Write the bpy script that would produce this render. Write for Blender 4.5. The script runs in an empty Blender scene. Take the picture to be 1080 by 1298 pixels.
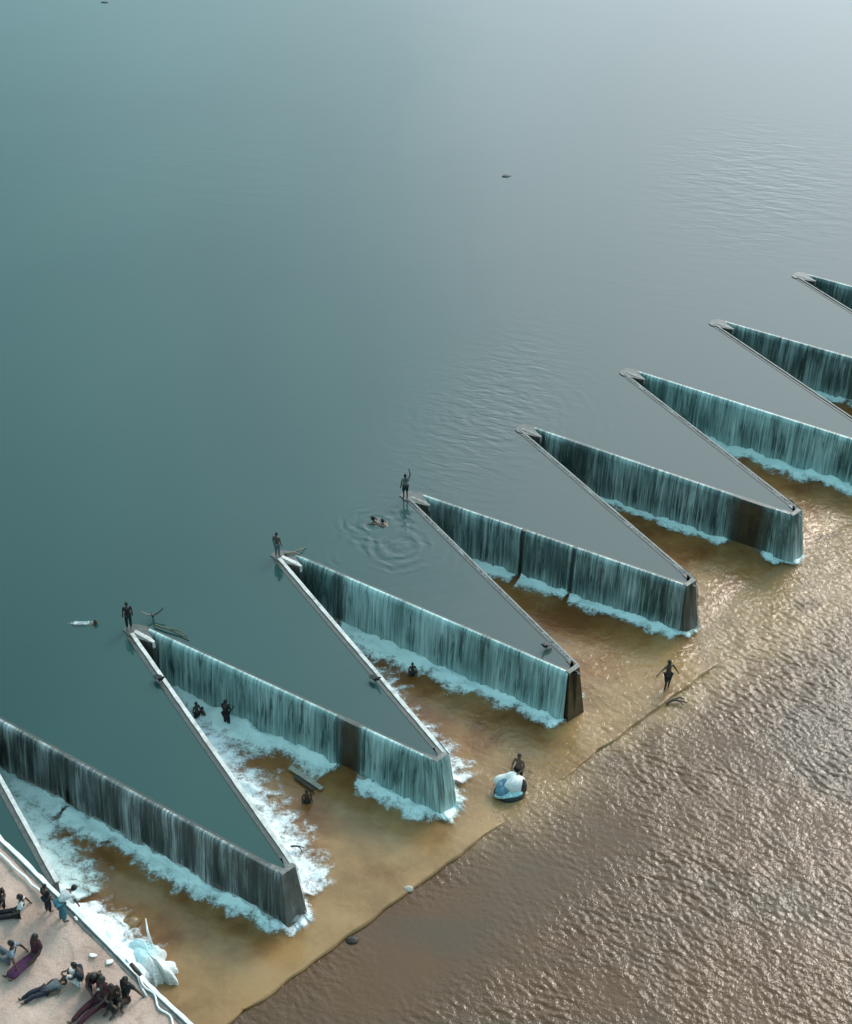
import bpy, bmesh, math, random
import numpy as np
from mathutils import Vector, Matrix

random.seed(4)
rng = np.random.default_rng(11)
SC = bpy.context.scene
COL = SC.collection
R = math.radians

# ------------------------------------------------------------------ camera
HC = 2.85                       # height of the weir crest over the apron
CZ = HC + 5.7511 * 9.0         # drone height
FPX, PITCH = 2130.3, R(35.166)
cam = bpy.data.cameras.new('camera')
cam.sensor_fit = 'VERTICAL'
cam.sensor_height = 24.0
cam.lens = 24.0 * FPX / 1298.0
cam.clip_start, cam.clip_end = 1.0, 20000.0
cam_ob = bpy.data.objects.new('camera', cam)
cam_ob.location = (0, 0, CZ)
cam_ob.rotation_euler = (math.pi / 2 - PITCH, 0, 0)
COL.objects.link(cam_ob)
SC.camera = cam_ob

# ------------------------------------------------------------------ sky, sun, exposure
SUN_EL, SUN_AZ = 40.0, 33.0    # degrees; azimuth clockwise from +Y
world = bpy.data.worlds.new('World')
SC.world = world
world.use_nodes = True
wn, wl = world.node_tree.nodes, world.node_tree.links
wn.clear()
w_out = wn.new('ShaderNodeOutputWorld')
w_bg = wn.new('ShaderNodeBackground')
w_sky = wn.new('ShaderNodeTexSky')
w_sky.sky_type = 'NISHITA'
w_sky.sun_disc = False
w_sky.sun_elevation = R(SUN_EL)
w_sky.sun_rotation = R(SUN_AZ)
w_sky.air_density = 1.0
w_sky.dust_density = 4.0
w_sky.ozone_density = 1.0
w_bg.inputs['Strength'].default_value = 0.12
# a broken cloud layer, thickest and brightest to the right of the view, under the sun
def wnode(t, **kw):
    x = wn.new(t)
    for k_, v_ in kw.items(): setattr(x, k_, v_)
    return x
def wmath(op, a, b=None):
    x = wnode('ShaderNodeMath', operation=op)
    for i_, v_ in enumerate((a, b)):
        if v_ is None: continue
        if isinstance(v_, bpy.types.NodeSocket): wl.new(v_, x.inputs[i_])
        else: x.inputs[i_].default_value = v_
    return x.outputs[0]
w_tc = wnode('ShaderNodeTexCoord')
w_nz = wnode('ShaderNodeTexNoise')
w_nz.inputs['Scale'].default_value = 2.2; w_nz.inputs['Detail'].default_value = 5
wl.new(w_tc.outputs['Generated'], w_nz.inputs['Vector'])
w_dot = wnode('ShaderNodeVectorMath', operation='DOT_PRODUCT')
wl.new(w_tc.outputs['Generated'], w_dot.inputs[0])
CLD = Vector((math.sin(R(40)) * math.cos(R(20)), math.cos(R(40)) * math.cos(R(20)), math.sin(R(20))))
w_dot.inputs[1].default_value = CLD
w_mr = wnode('ShaderNodeMapRange', interpolation_type='SMOOTHSTEP')
wl.new(w_dot.outputs['Value'], w_mr.inputs[0])
w_mr.inputs[1].default_value = 0.45; w_mr.inputs[2].default_value = 0.99
w_cl = wnode('ShaderNodeMapRange', interpolation_type='SMOOTHSTEP')
wl.new(w_nz.outputs[0], w_cl.inputs[0])
w_cl.inputs[1].default_value = 0.30; w_cl.inputs[2].default_value = 0.72
cover = wmath('ADD', wmath('ADD', wmath('MULTIPLY', w_cl.outputs[0], 0.30), 0.30), wmath('MULTIPLY', w_mr.outputs[0], 0.40))
lum = wmath('ADD', wmath('MULTIPLY', w_mr.outputs[0], 12.5), 7.5)
w_col = wnode('ShaderNodeMix', data_type='RGBA', blend_type='MULTIPLY')
w_col.inputs[0].default_value = 1.0
w_tint = wnode('ShaderNodeMix', data_type='RGBA')
wl.new(w_mr.outputs[0], w_tint.inputs[0])
w_tint.inputs[6].default_value = (0.47, 0.98, 1.04, 1); w_tint.inputs[7].default_value = (0.88, 0.98, 1.07, 1)
wl.new(w_tint.outputs[2], w_col.inputs[6])
wl.new(lum, w_col.inputs[7])
w_mix = wnode('ShaderNodeMix', data_type='RGBA')
wl.new(cover, w_mix.inputs[0]); wl.new(w_sky.outputs[0], w_mix.inputs[6]); wl.new(w_col.outputs[2], w_mix.inputs[7])
wl.new(w_mix.outputs[2], w_bg.inputs['Color'])
wl.new(w_bg.outputs[0], w_out.inputs['Surface'])

sun = bpy.data.lights.new('sun', 'SUN')
sun.energy = 1.3
sun.angle = R(18)
sun.color = (1.0, 0.90, 0.79)
sun_ob = bpy.data.objects.new('sun', sun)
sd = Vector((math.sin(R(SUN_AZ)) * math.cos(R(SUN_EL)), math.cos(R(SUN_AZ)) * math.cos(R(SUN_EL)), math.sin(R(SUN_EL))))
sun_ob.rotation_euler = sd.to_track_quat('Z', 'Y').to_euler()
sun_ob.location = (40, 40, 120)
COL.objects.link(sun_ob)

SC.view_settings.view_transform = 'Standard'
SC.view_settings.look = 'None'
SC.view_settings.exposure = 0.6
SC.view_settings.gamma = 1.0
SC.view_settings.use_curve_mapping = False

# ------------------------------------------------------------------ helpers
def at(px, py, z):
    """the point at height z that stands at this place of the survey photograph"""
    c, s = math.cos(PITCH), math.sin(PITCH)
    d = Vector((px - 540.0, c * FPX + s * (649.0 - py), -s * FPX + c * (649.0 - py)))
    t = (z - CZ) / d.z
    return Vector((d.x * t, d.y * t, z))

YAW = 0.774
EV = Vector((math.cos(YAW), math.sin(YAW), 0))    # along the weir
NV = Vector((math.sin(YAW), -math.cos(YAW), 0))   # downstream
def en(e, n, z=0.0): return EV * e + NV * n + Vector((0, 0, z))
def e_of(v): return v.dot(EV)
def n_of(v): return v.dot(NV)

def tag(o, label=None, cat=None, group=None, kind=None):
    if label: o['label'] = label
    if cat: o['category'] = cat
    if group: o['group'] = group
    if kind: o['kind'] = kind
    return o

def mesh_obj(name, verts, faces, mat, parent=None, smooth=False):
    me = bpy.data.meshes.new(name)
    me.from_pydata([tuple(v) for v in verts], [], faces)
    me.update()
    if smooth: me.polygons.foreach_set('use_smooth', [True] * len(me.polygons))
    if mat: me.materials.append(mat)
    o = bpy.data.objects.new(name, me)
    COL.objects.link(o)
    if parent: o.parent = parent
    return o

def empty(name, loc=(0, 0, 0)):
    o = bpy.data.objects.new(name, None)
    o.empty_display_size = 0.3
    o.location = loc
    COL.objects.link(o)
    return o

def child(o, parent):
    """parent without moving: the verts of o are in world space"""
    o.parent = parent
    o.matrix_parent_inverse = Matrix.Translation(parent.location).inverted()
    return o

def attr(o, name, vals):
    a = o.data.attributes.new(name, 'FLOAT', 'POINT')
    a.data.foreach_set('value', np.asarray(vals, dtype=np.float32).ravel())

def grid_faces(nr, nc):
    r, c = np.meshgrid(np.arange(nr - 1), np.arange(nc - 1), indexing='ij')
    a = (r * nc + c).ravel()
    return np.stack([a, a + 1, a + nc + 1, a + nc], 1).tolist()

def prism(plan_lo, plan_hi, z0, z1):
    n = len(plan_lo)
    v = [(p.x, p.y, z0) for p in plan_lo] + [(p.x, p.y, z1) for p in plan_hi]
    f = [tuple(range(n - 1, -1, -1)), tuple(range(n, 2 * n))]
    f += [(i, (i + 1) % n, n + (i + 1) % n, n + i) for i in range(n)]
    return v, f

def fix_normals(o, bevel=0.0):
    bm = bmesh.new(); bm.from_mesh(o.data)
    bmesh.ops.recalc_face_normals(bm, faces=bm.faces)
    if bevel:
        bmesh.ops.bevel(bm, geom=list(bm.edges), offset=bevel, segments=2, affect='EDGES', profile=0.6)
    bm.to_mesh(o.data); bm.free()
    return o

def noise1(n, step, lo=0.0, hi=1.0):
    k = max(2, int(n / max(step, 1)) + 2)
    return np.interp(np.linspace(0, k - 1, n), np.arange(k), rng.uniform(lo, hi, k))

# ------------------------------------------------------------------ node helpers
class NT:
    def __init__(self, name):
        self.m = bpy.data.materials.new(name)
        self.m.use_nodes = True
        self.t = self.m.node_tree
        self.bsdf = self.t.nodes['Principled BSDF']
        self.out = self.t.nodes['Material Output']
    def n(self, typ, **kw):
        x = self.t.nodes.new(typ)
        for k, v in kw.items(): setattr(x, k, v)
        return x
    def put(self, sock, v):
        if v is None: return
        if isinstance(v, bpy.types.NodeSocket): self.t.links.new(v, sock)
        else: sock.default_value = v
    def math(self, op, a, b=None, c=None, clamp=False):
        x = self.n('ShaderNodeMath', operation=op, use_clamp=clamp)
        self.put(x.inputs[0], a); self.put(x.inputs[1], b); self.put(x.inputs[2], c)
        return x.outputs[0]
    def vmath(self, op, a, b=None):
        x = self.n('ShaderNodeVectorMath', operation=op)
        self.put(x.inputs[0], a); self.put(x.inputs[1], b)
        return x.outputs['Value'] if op in ('LENGTH', 'DISTANCE', 'DOT_PRODUCT') else x.outputs[0]
    def noise(self, vec, scale, detail=3.0, rough=0.55, dist=0.0):
        x = self.n('ShaderNodeTexNoise')
        self.put(x.inputs['Vector'], vec)
        x.inputs['Scale'].default_value = scale; x.inputs['Detail'].default_value = detail
        x.inputs['Roughness'].default_value = rough; x.inputs['Distortion'].default_value = dist
        return x.outputs[0]
    def mapping(self, vec, scale=(1, 1, 1), rot=(0, 0, 0), loc=(0, 0, 0)):
        x = self.n('ShaderNodeMapping')
        self.put(x.inputs[0], vec)
        x.inputs['Scale'].default_value = scale; x.inputs['Rotation'].default_value = rot; x.inputs['Location'].default_value = loc
        return x.outputs[0]
    def coord(self, which='Object'): return self.n('ShaderNodeTexCoord').outputs[which]
    def attr(self, name): return self.n('ShaderNodeAttribute', attribute_name=name).outputs['Fac']
    def ramp(self, fac, stops):
        x = self.n('ShaderNodeValToRGB')
        self.put(x.inputs[0], fac)
        cr = x.color_ramp
        while len(cr.elements) < len(stops): cr.elements.new(0.5)
        for e, (p, c) in zip(cr.elements, stops):
            e.position = p
            e.color = (c, c, c, 1) if isinstance(c, (int, float)) else (*c, 1)
        return x.outputs[0]
    def mix(self, fac, a, b):
        x = self.n('ShaderNodeMix', data_type='RGBA')
        self.put(x.inputs[0], fac)
        for s, v in ((x.inputs[6], a), (x.inputs[7], b)):
            self.put(s, (*v, 1) if isinstance(v, tuple) and len(v) == 3 else v)
        return x.outputs[2]
    def sm(self, v, lo, hi):
        x = self.n('ShaderNodeMapRange', interpolation_type='SMOOTHSTEP')
        self.put(x.inputs[0], v); x.inputs[1].default_value = lo; x.inputs[2].default_value = hi
        return x.outputs[0]
    def bump(self, h, strength=0.3, dist=0.1, normal=None):
        x = self.n('ShaderNodeBump')
        x.inputs['Strength'].default_value = strength; x.inputs['Distance'].default_value = dist
        self.put(x.inputs['Height'], h); self.put(x.inputs['Normal'], normal)
        return x.outputs[0]
    def set(self, **kw):
        for k, v in kw.items():
            s = self.bsdf.inputs[k.replace('_', ' ')]
            self.put(s, (*v, 1) if isinstance(v, tuple) and len(v) == 3 and s.type == 'RGBA' else v)
        return self.m

def plain(name, col, rough=0.7, var=0.25, scale=6.0, spec=0.4):
    t = NT(name)
    nz = t.noise(t.coord(), scale, 3)
    lo = tuple(c * (1 - var) for c in col); hi = tuple(min(1, c * (1 + var)) for c in col)
    t.set(Base_Color=t.ramp(nz, [(0.3, lo), (0.7, hi)]), Roughness=rough)
    t.bsdf.inputs['Specular IOR Level'].default_value = spec
    t.set(Normal=t.bump(nz, 0.25, 0.03))
    return t.m

# ------------------------------------------------------------------ materials
def mat_upstream():
    t = NT('still_green_water')
    co = t.coord()
    flat = t.mapping(co, (1, 1, 0))
    big = t.noise(flat, 0.035, 3, 0.5, 0.6)
    col = t.ramp(big, [(0.3, (0.015, 0.047, 0.044)), (0.55, (0.018, 0.054, 0.050)), (0.75, (0.022, 0.058, 0.051))])
    # base colour turns paler and greyer towards the right, with a noisy border
    sx = t.n('ShaderNodeSeparateXYZ'); t.put(sx.inputs[0], flat)
    px = t.math('ADD', sx.outputs[0], t.math('MULTIPLY', t.math('SUBTRACT', t.noise(flat, 0.06, 3, 0.5, 0.4), 0.5), 9.0))
    col = t.mix(t.sm(px, -7.0, 8.0), col, (0.056, 0.074, 0.070))
    h = t.math('MULTIPLY', t.noise(flat, 0.9, 3, 0.5), 0.03)
    def rings(px, py, lam, rad, amp, r0=0.0):
        c = at(px, py, HC); c.z = 0
        d = t.vmath('DISTANCE', flat, tuple(c))
        wob = t.math('MULTIPLY', t.noise(flat, 0.8, 2), 1.1)
        w = t.math('SINE', t.math('MULTIPLY', t.math('ADD', d, wob), 2 * math.pi / lam))
        q = t.math('DIVIDE', t.math('SUBTRACT', d, r0), rad)
        g = t.math('POWER', 2.718, t.math('MULTIPLY', t.math('MULTIPLY', q, q), -1.0))
        br = t.sm(t.noise(flat, 0.45, 2), 0.38, 0.62)
        return t.math('MULTIPLY', t.math('MULTIPLY', t.math('MULTIPLY', w, g), amp), br)
    def patch(px, py, rx, ry, ang, scale, amp):
        c = at(px, py, HC)
        v = t.vmath('SUBTRACT', flat, (c.x, c.y, 0))
        v = t.mapping(v, (1, 1, 1), (0, 0, R(ang)))
        q = t.mapping(v, (1 / rx, 1 / ry, 0))
        d = t.vmath('LENGTH', q)
        g = t.math('POWER', 2.718, t.math('MULTIPLY', t.math('MULTIPLY', d, d), -1.0))
        nz = t.noise(t.mapping(v, (scale * 0.33, scale, 0)), 1.0, 2, 0.5, 0.5)
        return t.math('MULTIPLY', t.math('MULTIPLY', t.math('SUBTRACT', nz, 0.5), g), amp)
    parts = [rings(478, 664, 0.62, 1.5, 0.10, 0.6), rings(505, 690, 0.70, 2.0, 0.11, 1.3),
             rings(632, 530, 0.85, 5.5, 0.05, 0.0),
             patch(622, 520, 3.2, 8.0, 20, 2.1, 0.62), patch(965, 235, 6.5, 9.5, 12, 1.5, 0.62),
             patch(820, 360, 8.0, 6.0, 5, 0.9, 0.10), patch(240, 230, 14.0, 10.0, 3, 0.7, 0.10), patch(545, 760, 3.0, 4.0, -35, 1.8, 0.22)]
    for p in parts: h = t.math('ADD', h, p)
    rg = t.math('ADD', 0.05, t.math('MULTIPLY', t.sm(t.noise(t.mapping(flat, (1, 2.2, 0), (0, 0, 0.5)), 0.09, 4, 0.6, 0.7), 0.42, 0.68), 0.09))
    t.set(Base_Color=col, Roughness=rg, IOR=1.36, Normal=t.bump(h, 0.55, 0.22))
    return t.m

def mat_river():
    t = NT('brown_river_water')
    co = t.coord()
    a = t.noise(co, 0.10, 4, 0.6, 0.8)
    b = t.noise(co, 1.6, 3, 0.6)
    col = t.ramp(a, [(0.30, (0.080, 0.034, 0.011)), (0.52, (0.096, 0.047, 0.019)), (0.72, (0.074, 0.040, 0.022))])
    col = t.mix(t.math('MULTIPLY', t.sm(t.noise(co, 0.055, 3, 0.6, 1.0), 0.46, 0.66), 0.7), col, (0.062, 0.045, 0.030))
    col = t.mix(t.math('MULTIPLY', t.attr('silt'), 0.95), col, (0.24, 0.148, 0.070))
    fine = t.noise(t.mapping(co, (1, 1, 1)), 5.0, 3, 0.6, 0.4)
    t.set(Base_Color=col, Roughness=0.06, IOR=1.36, Normal=t.bump(t.math('MULTIPLY', fine, t.math('ADD', t.attr('amp'), 0.12)), 0.38, 0.10))
    return t.m

def mat_apron():
    t = NT('tan_slab_under_thin_water')
    co = t.coord()
    a = t.noise(co, 0.22, 4, 0.6, 0.6)
    b = t.noise(co, 1.1, 4, 0.6, 0.5)
    m = t.math('ADD', t.math('MULTIPLY', a, 0.75), t.math('MULTIPLY', b, 0.25))
    deep = t.mix(t.sm(m, 0.36, 0.62), (0.138, 0.054, 0.015), (0.245, 0.112, 0.036))  # in-bay brown carries wall shade and dark reflection as well as depth
    thin = t.mix(t.sm(m, 0.36, 0.62), (0.200, 0.113, 0.047), (0.298, 0.176, 0.077))
    fac = t.sm(t.math('ADD', t.attr('lit_shallow'), t.math('MULTIPLY', t.math('SUBTRACT', b, 0.5), 0.5)), 0.05, 0.9)
    col = t.mix(fac, deep, thin)
    t.set(Base_Color=col, Roughness=0.17, IOR=1.33)
    rip = t.noise(co, 2.6, 3, 0.55, 0.6)
    t.set(Normal=t.bump(t.math('MULTIPLY', rip, t.math('ADD', t.math('MULTIPLY', t.attr('ripple'), 0.6), 0.20)), 0.5, 0.12))
    return t.m

def mat_concrete(name, dark, light, algae=(0.06, 0.07, 0.03), wet=0.35):
    t = NT(name)
    co = t.coord()
    st = t.noise(t.mapping(co, (3.5, 3.5, 0.35)), 1.0, 4, 0.6)
    bl = t.noise(co, 0.9, 5, 0.65)
    col = t.ramp(t.math('ADD', t.math('MULTIPLY', st, 0.6), t.math('MULTIPLY', bl, 0.4)), [(0.35, dark), (0.65, light)])
    col = t.mix(t.sm(t.noise(co, 2.2, 4, 0.6), 0.55, 0.75), col, algae)
    t.set(Base_Color=col, Roughness=wet, Normal=t.bump(t.noise(co, 14, 4), 0.4, 0.04))
    return t.m

def mat_fall(name, dark, light, thr, dens):
    t = NT(name)
    uv = t.coord('UV')
    s1 = t.noise(t.mapping(uv, (7.5, 0.22, 1)), 1.0, 4, 0.62, 0.25)
    s2 = t.noise(t.mapping(uv, (19.0, 0.45, 1), (0, 0, 0), (7.3, 2, 0)), 1.0, 3, 0.6, 0.2)
    s3 = t.noise(t.mapping(uv, (0.9, 0.25, 1), (0, 0, 0), (3.1, 5, 0)), 1.0, 3, 0.5)
    lip = t.sm(t.attr('drop'), 0.10, 0.0)
    foot = t.sm(t.attr('drop'), 0.62, 1.0)
    st = t.math('ADD', t.math('MULTIPLY', s1, 0.55), t.math('MULTIPLY', s2, 0.45))
    st = t.math('ADD', st, t.math('MULTIPLY', t.math('SUBTRACT', s3, 0.5), 0.55))
    st = t.math('ADD', st, t.math('ADD', t.math('MULTIPLY', lip, 0.05), t.math('MULTIPLY', foot, 0.07)))
    strand = t.sm(st, thr - 0.18, thr + 0.29)
    torn = t.sm(t.math('ADD', t.noise(t.mapping(uv, (2.6, 0.35, 1), (0, 0, 0.06), (11.3, 4, 0)), 1.0, 4, 0.62, 0.5), t.math('MULTIPLY', foot, 0.06)), 0.36, 0.50)
    col = t.mix(strand, dark, light)
    al = t.math('MULTIPLY', t.attr('flow'), t.math('ADD', t.math('MULTIPLY', strand, 0.75), t.math('MULTIPLY', t.math('ADD', t.math('MULTIPLY', torn, 0.6), 0.4), dens)), clamp=True)
    t.set(Base_Color=col, Roughness=0.28, Alpha=al, Normal=t.bump(st, 0.6, 0.10))
    return t.m

def mat_foam(name, col):
    t = NT(name)
    co = t.coord()
    a = t.noise(co, 1.7, 6, 0.72, 0.3)
    b = t.noise(co, 11.0, 3, 0.6)
    d = t.math('ADD', t.attr('dens'), t.math('ADD', t.math('MULTIPLY', t.math('SUBTRACT', a, 0.5), 2.1), t.math('MULTIPLY', t.math('SUBTRACT', b, 0.5), 0.55)))
    al = t.sm(d, 0.18, 0.95)
    c2 = t.mix(t.sm(d, 0.30, 0.80), tuple(x * 0.8 for x in col), col)
    t.set(Base_Color=c2, Roughness=0.6, Alpha=al, Normal=t.bump(t.math('ADD', a, t.math('MULTIPLY', b, 0.4)), 0.7, 0.15))
    return t.m

M = {}
M['up'] = mat_upstream()
M['river'] = mat_river()
M['apron'] = mat_apron()
M['wall'] = mat_concrete('wet_dark_concrete', (0.018, 0.022, 0.020), (0.055, 0.060, 0.052))
M['wall_dry'] = mat_concrete('stained_grey_concrete', (0.030, 0.030, 0.026), (0.10, 0.095, 0.085))
M['nose_brown'] = mat_concrete('brown_stained_concrete', (0.022, 0.015, 0.009), (0.070, 0.047, 0.024), (0.085, 0.062, 0.022))
M['nose_grey'] = mat_concrete('weathered_grey_concrete', (0.05, 0.05, 0.045), (0.19, 0.18, 0.165))
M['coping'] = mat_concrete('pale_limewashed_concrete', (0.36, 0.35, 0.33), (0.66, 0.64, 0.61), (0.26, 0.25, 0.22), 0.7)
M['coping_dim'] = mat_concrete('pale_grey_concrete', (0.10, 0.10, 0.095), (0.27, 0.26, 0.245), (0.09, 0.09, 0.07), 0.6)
M['white'] = plain('white_paint', (0.72, 0.70, 0.67), 0.6, 0.15, 3)
M['fall_teal'] = mat_fall('teal_falling_water', (0.095, 0.180, 0.168), (0.52, 0.68, 0.65), 0.530, 0.92)
M['fall_grey'] = mat_fall('thin_grey_falling_water', (0.056, 0.068, 0.066), (0.52, 0.57, 0.55), 0.530, 0.40)
M['fall_mid'] = mat_fall('dark_teal_falling_water', (0.060, 0.108, 0.102), (0.48, 0.58, 0.55), 0.552, 0.76)
M['foam'] = mat_foam('blue_white_foam', (0.74, 0.86, 0.83))
M['foam_white'] = mat_foam('white_foam', (0.80, 0.86, 0.88))
M['foam_far'] = mat_foam('teal_white_foam', (0.68, 0.82, 0.78))

# ------------------------------------------------------------------ setting: waters and apron
N_EDGE = -35.85
U = {0: (-42, 908), 1: (168, 803), 2: (355, 708), 3: (518, 632), 4: (660, 546), 5: (792, 474), 6: (905, 411), 7: (1010, 351)}
D = {1: (366, 1104), 2: (560, 962), 3: (728, 850), 4: (876, 740), 5: (1010, 651)}
U = {k: at(*v, HC) for k, v in U.items()}
D = {k: at(*v, HC) for k, v in D.items()}
D[0] = D[1] - Vector((6.35, 6.30, 0))
for k in (6, 7, 8, 9, 10): D[k] = D[k - 1] + Vector((6.38, 6.40, 0))
for k in (8, 9, 10): U[k] = U[k - 1] + Vector((6.45, 6.25, 0))
TW = 0.27                                          # wall thickness

def fft_field(n, dx, lam, spread_dir=None, p=2.0, band=0.55):
    kx = np.fft.fftfreq(n, dx) * 2 * np.pi
    KX, KY = np.meshgrid(kx, kx, indexing='ij')
    K = np.hypot(KX, KY) + 1e-9
    k0 = 2 * np.pi / lam
    amp = np.exp(-0.5 * (np.log(K / k0) / band) ** 2) / K
    if spread_dir is not None:
        ca = np.abs((KX * spread_dir[0] + KY * spread_dir[1]) / K)
        amp *= 0.12 + ca ** p
    ph = rng.normal(size=(n, n)) + 1j * rng.normal(size=(n, n))
    f = np.real(np.fft.ifft2(ph * amp))
    return (f - f.mean()) / f.std()

def sample(field, dx, x, y):
    n = field.shape[0]
    fx, fy = x / dx, y / dx
    i, j = np.floor(fx).astype(int), np.floor(fy).astype(int)
    u, v = fx - i, fy - j
    g = lambda a, b: field[a % n, b % n]
    return g(i, j) * (1 - u) * (1 - v) + g(i + 1, j) * u * (1 - v) + g(i, j + 1) * (1 - u) * v + g(i + 1, j + 1) * u * v

def sstep(x, a, b):
    t = np.clip((x - a) / (b - a), 0, 1)
    return t * t * (3 - 2 * t)

DXF = 0.06
RIP = fft_field(1024, DXF, 0.50, (0.72, 0.69), 1.8, 0.36)
RIP2 = fft_field(1024, DXF, 0.30, (0.35, 0.93), 0.8, 0.4)
SWELL = fft_field(1024, DXF, 7.0, None)

# upstream edge of the river = under the apron
def river():
    def axis(lo, hi, step, far):
        mid = np.arange(lo, hi + 1e-6, step)
        g = 0.5 * (1.35 ** np.arange(1, 30)); g = np.cumsum(g); g = g[g < far]
        return np.concatenate([lo - g[::-1], mid, hi + g])
    es = axis(17, 74, 0.075, 3000)
    ns = np.concatenate([np.arange(-58, -40, 1.5), np.arange(-39.5, -16, 0.075), -16 + np.cumsum(0.4 * 1.35 ** np.arange(1, 26))])
    Eg, Ng = np.meshgrid(es, ns, indexing='ij')
    X = Eg * EV.x + Ng * NV.x; Y = Eg * EV.y + Ng * NV.y
    calm = np.exp(-(((Eg - 32.5) / 7.5) ** 2 + ((Ng + 33.4) / 2.9) ** 2))
    far = 1 - sstep(np.abs(Eg - 47), 29, 36) 
    pat = np.clip(0.95 + 0.34 * sample(SWELL, DXF, X, Y) + 0.28 * sample(SWELL, DXF, X * 0.4 + 9, Y * 0.4), 0.22, 1.8)
    amp = (1 - 0.93 * calm) * pat * far
    z = (0.0062 * sample(RIP, DXF, X * 1.3, Y * 1.3) + 0.0045 * sample(RIP2, DXF, X * 1.1, Y * 1.1) + 0.008 * sample(SWELL, DXF, X * 4, Y * 4)) * amp
    z *= sstep(Ng, -39.4, -36.0) * 0.85 + 0.15
    z = -0.12 + z
    v = np.stack([X, Y, z], -1).reshape(-1, 3)
    o = mesh_obj('river_water', v, grid_faces(len(es), len(ns)), M['river'], smooth=True)
    silt = np.exp(-(np.maximum(Ng + 37.5, 0) / 3.6) ** 2) * sstep(Eg, 50, 60) + 0.9 * np.exp(-(np.maximum(Ng + 36.3, 0) / 2.0) ** 2) * sstep(Eg, 36, 41)
    silt = np.clip(silt * (0.85 + 0.25 * sample(SWELL, DXF, X * 2, Y * 2)), 0, 1)
    attr(o, 'silt', silt); attr(o, 'amp', np.clip(amp, 0, 1))
    tag(o, 'brown rippled river water below the weir', None, kind='structure')
river()

def apron():
    es = np.arange(14, 104, 0.16); ns = np.concatenate([np.arange(-58, -40, 0.3), np.arange(-40, N_EDGE + 1e-6, 0.15), [N_EDGE]])
    Eg, Ng = np.meshgrid(es, ns, indexing='ij')
    X = Eg * EV.x + Ng * NV.x; Y = Eg * EV.y + Ng * NV.y
    sw = sample(SWELL, DXF, X * 1.7, Y * 1.7)
    front = sstep(Ng, -40.5, -36.3)
    dip = np.exp(-((Eg - 42.0) / 2.6) ** 2) * 0.20 + sstep(Eg, 53.5, 58) * 0.26
    z = -dip * front + 0.012 * sw
    rip = sstep(Eg, 36, 46) * 0.9 + 0.1
    z += 0.020 * sample(RIP2, DXF, X, Y) * rip * sstep(Ng, -44, -39)
    # the edge line itself is worn and wanders a little
    wob = 0.04 * sample(SWELL, DXF, X * 4, np.zeros_like(Y)) * (Ng > N_EDGE - 0.01)
    X = X + wob * NV.x; Y = Y + wob * NV.y
    v = np.stack([X, Y, z], -1)
    skirt = v[:, -1:, :].copy(); skirt[..., 2] = -0.6
    v = np.concatenate([v, skirt], 1)
    o = mesh_obj('weir_apron', v.reshape(-1, 3), grid_faces(len(es), len(ns) + 1), M['apron'], smooth=True)
    sh = 0.10 + 0.85 * sstep(Ng, -42.5, -37) + 0.22 * sw  # darkens back into the bays: wall shade and reflection painted in, plus depth
    sh += 0.5 * np.exp(-(((Eg - 34.5) / 1.8) ** 2 + ((Ng + 41) / 2.0) ** 2))
    pad = lambda a: np.concatenate([a, a[:, -1:]], 1)
    attr(o, 'lit_shallow', pad(np.clip(sh, 0, 1))); attr(o, 'ripple', pad(rip * sstep(Ng, -46, -40)))
    tag(o, 'tan concrete apron slab under a thin sheet of water', None, kind='structure')
apron()

# ------------------------------------------------------------------ zigzag weir: one V shaped bay after the other
def perp_in(a, b, inside):
    d = (b - a).normalized(); p = Vector((-d.y, d.x, 0))
    return p if p.dot(inside - a) > 0 else -p

def isect(p, d, q, e):
    den = d.x * e.y - d.y * e.x
    t = ((q.x - p.x) * e.y - (q.y - p.y) * e.x) / den
    return p + d * t

BAYS = {}
def bay_geo(k):
    g = {}
    fs = U[k - 1] + EV * 0.60 if (k - 1) in U else None
    bs = U[k]; d = D[k]
    if fs is None: fs = bs - EV * 8.2
    mid = (fs + bs + d) / 3
    g['fs'], g['bs'], g['d'] = fs, bs, d
    g['dF'], g['dB'] = d - EV * 0.36, d + EV * 0.36
    g['df'] = (g['dF'] - fs).normalized(); g['db'] = (g['dB'] - bs).normalized()
    g['pf'] = perp_in(fs, d, mid); g['pb'] = perp_in(bs, d, mid)
    g['apex_in'] = isect(fs + g['pf'] * TW, g['df'], bs + g['pb'] * (0.36 if k < 3 else 0.22), g['db'])
    g['fs_in'] = fs + g['pf'] * TW; g['bs_in'] = bs + g['pb'] * (0.36 if k < 3 else 0.22)
    return g

for k in range(0, 11): BAYS[k] = bay_geo(k)

LAB = {0: 'cut off weir bay at the left edge whose thin wall runs into the sandy bank',
       1: 'weir bay nearest the bank with the thin grey streaked fall',
       2: 'weir bay with a dry brown gap in its fall beside the splashing nose',
       3: 'weir bay with the sharp dark brown nose behind the wading person',
       4: 'weir bay whose nose stands behind the person on the apron edge',
       5: 'weir bay with a square dry brown patch beside its wet nose',
       6: 'long teal weir bay cut by the right edge, third from the far end',
       7: 'weir bay cut by the right edge, second from the far end',
       8: 'farthest small dark teal weir bay at the right edge',
       9: 'weir bay beyond the right edge of the view', 10: 'weir bay beyond the right edge of the view'}

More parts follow.
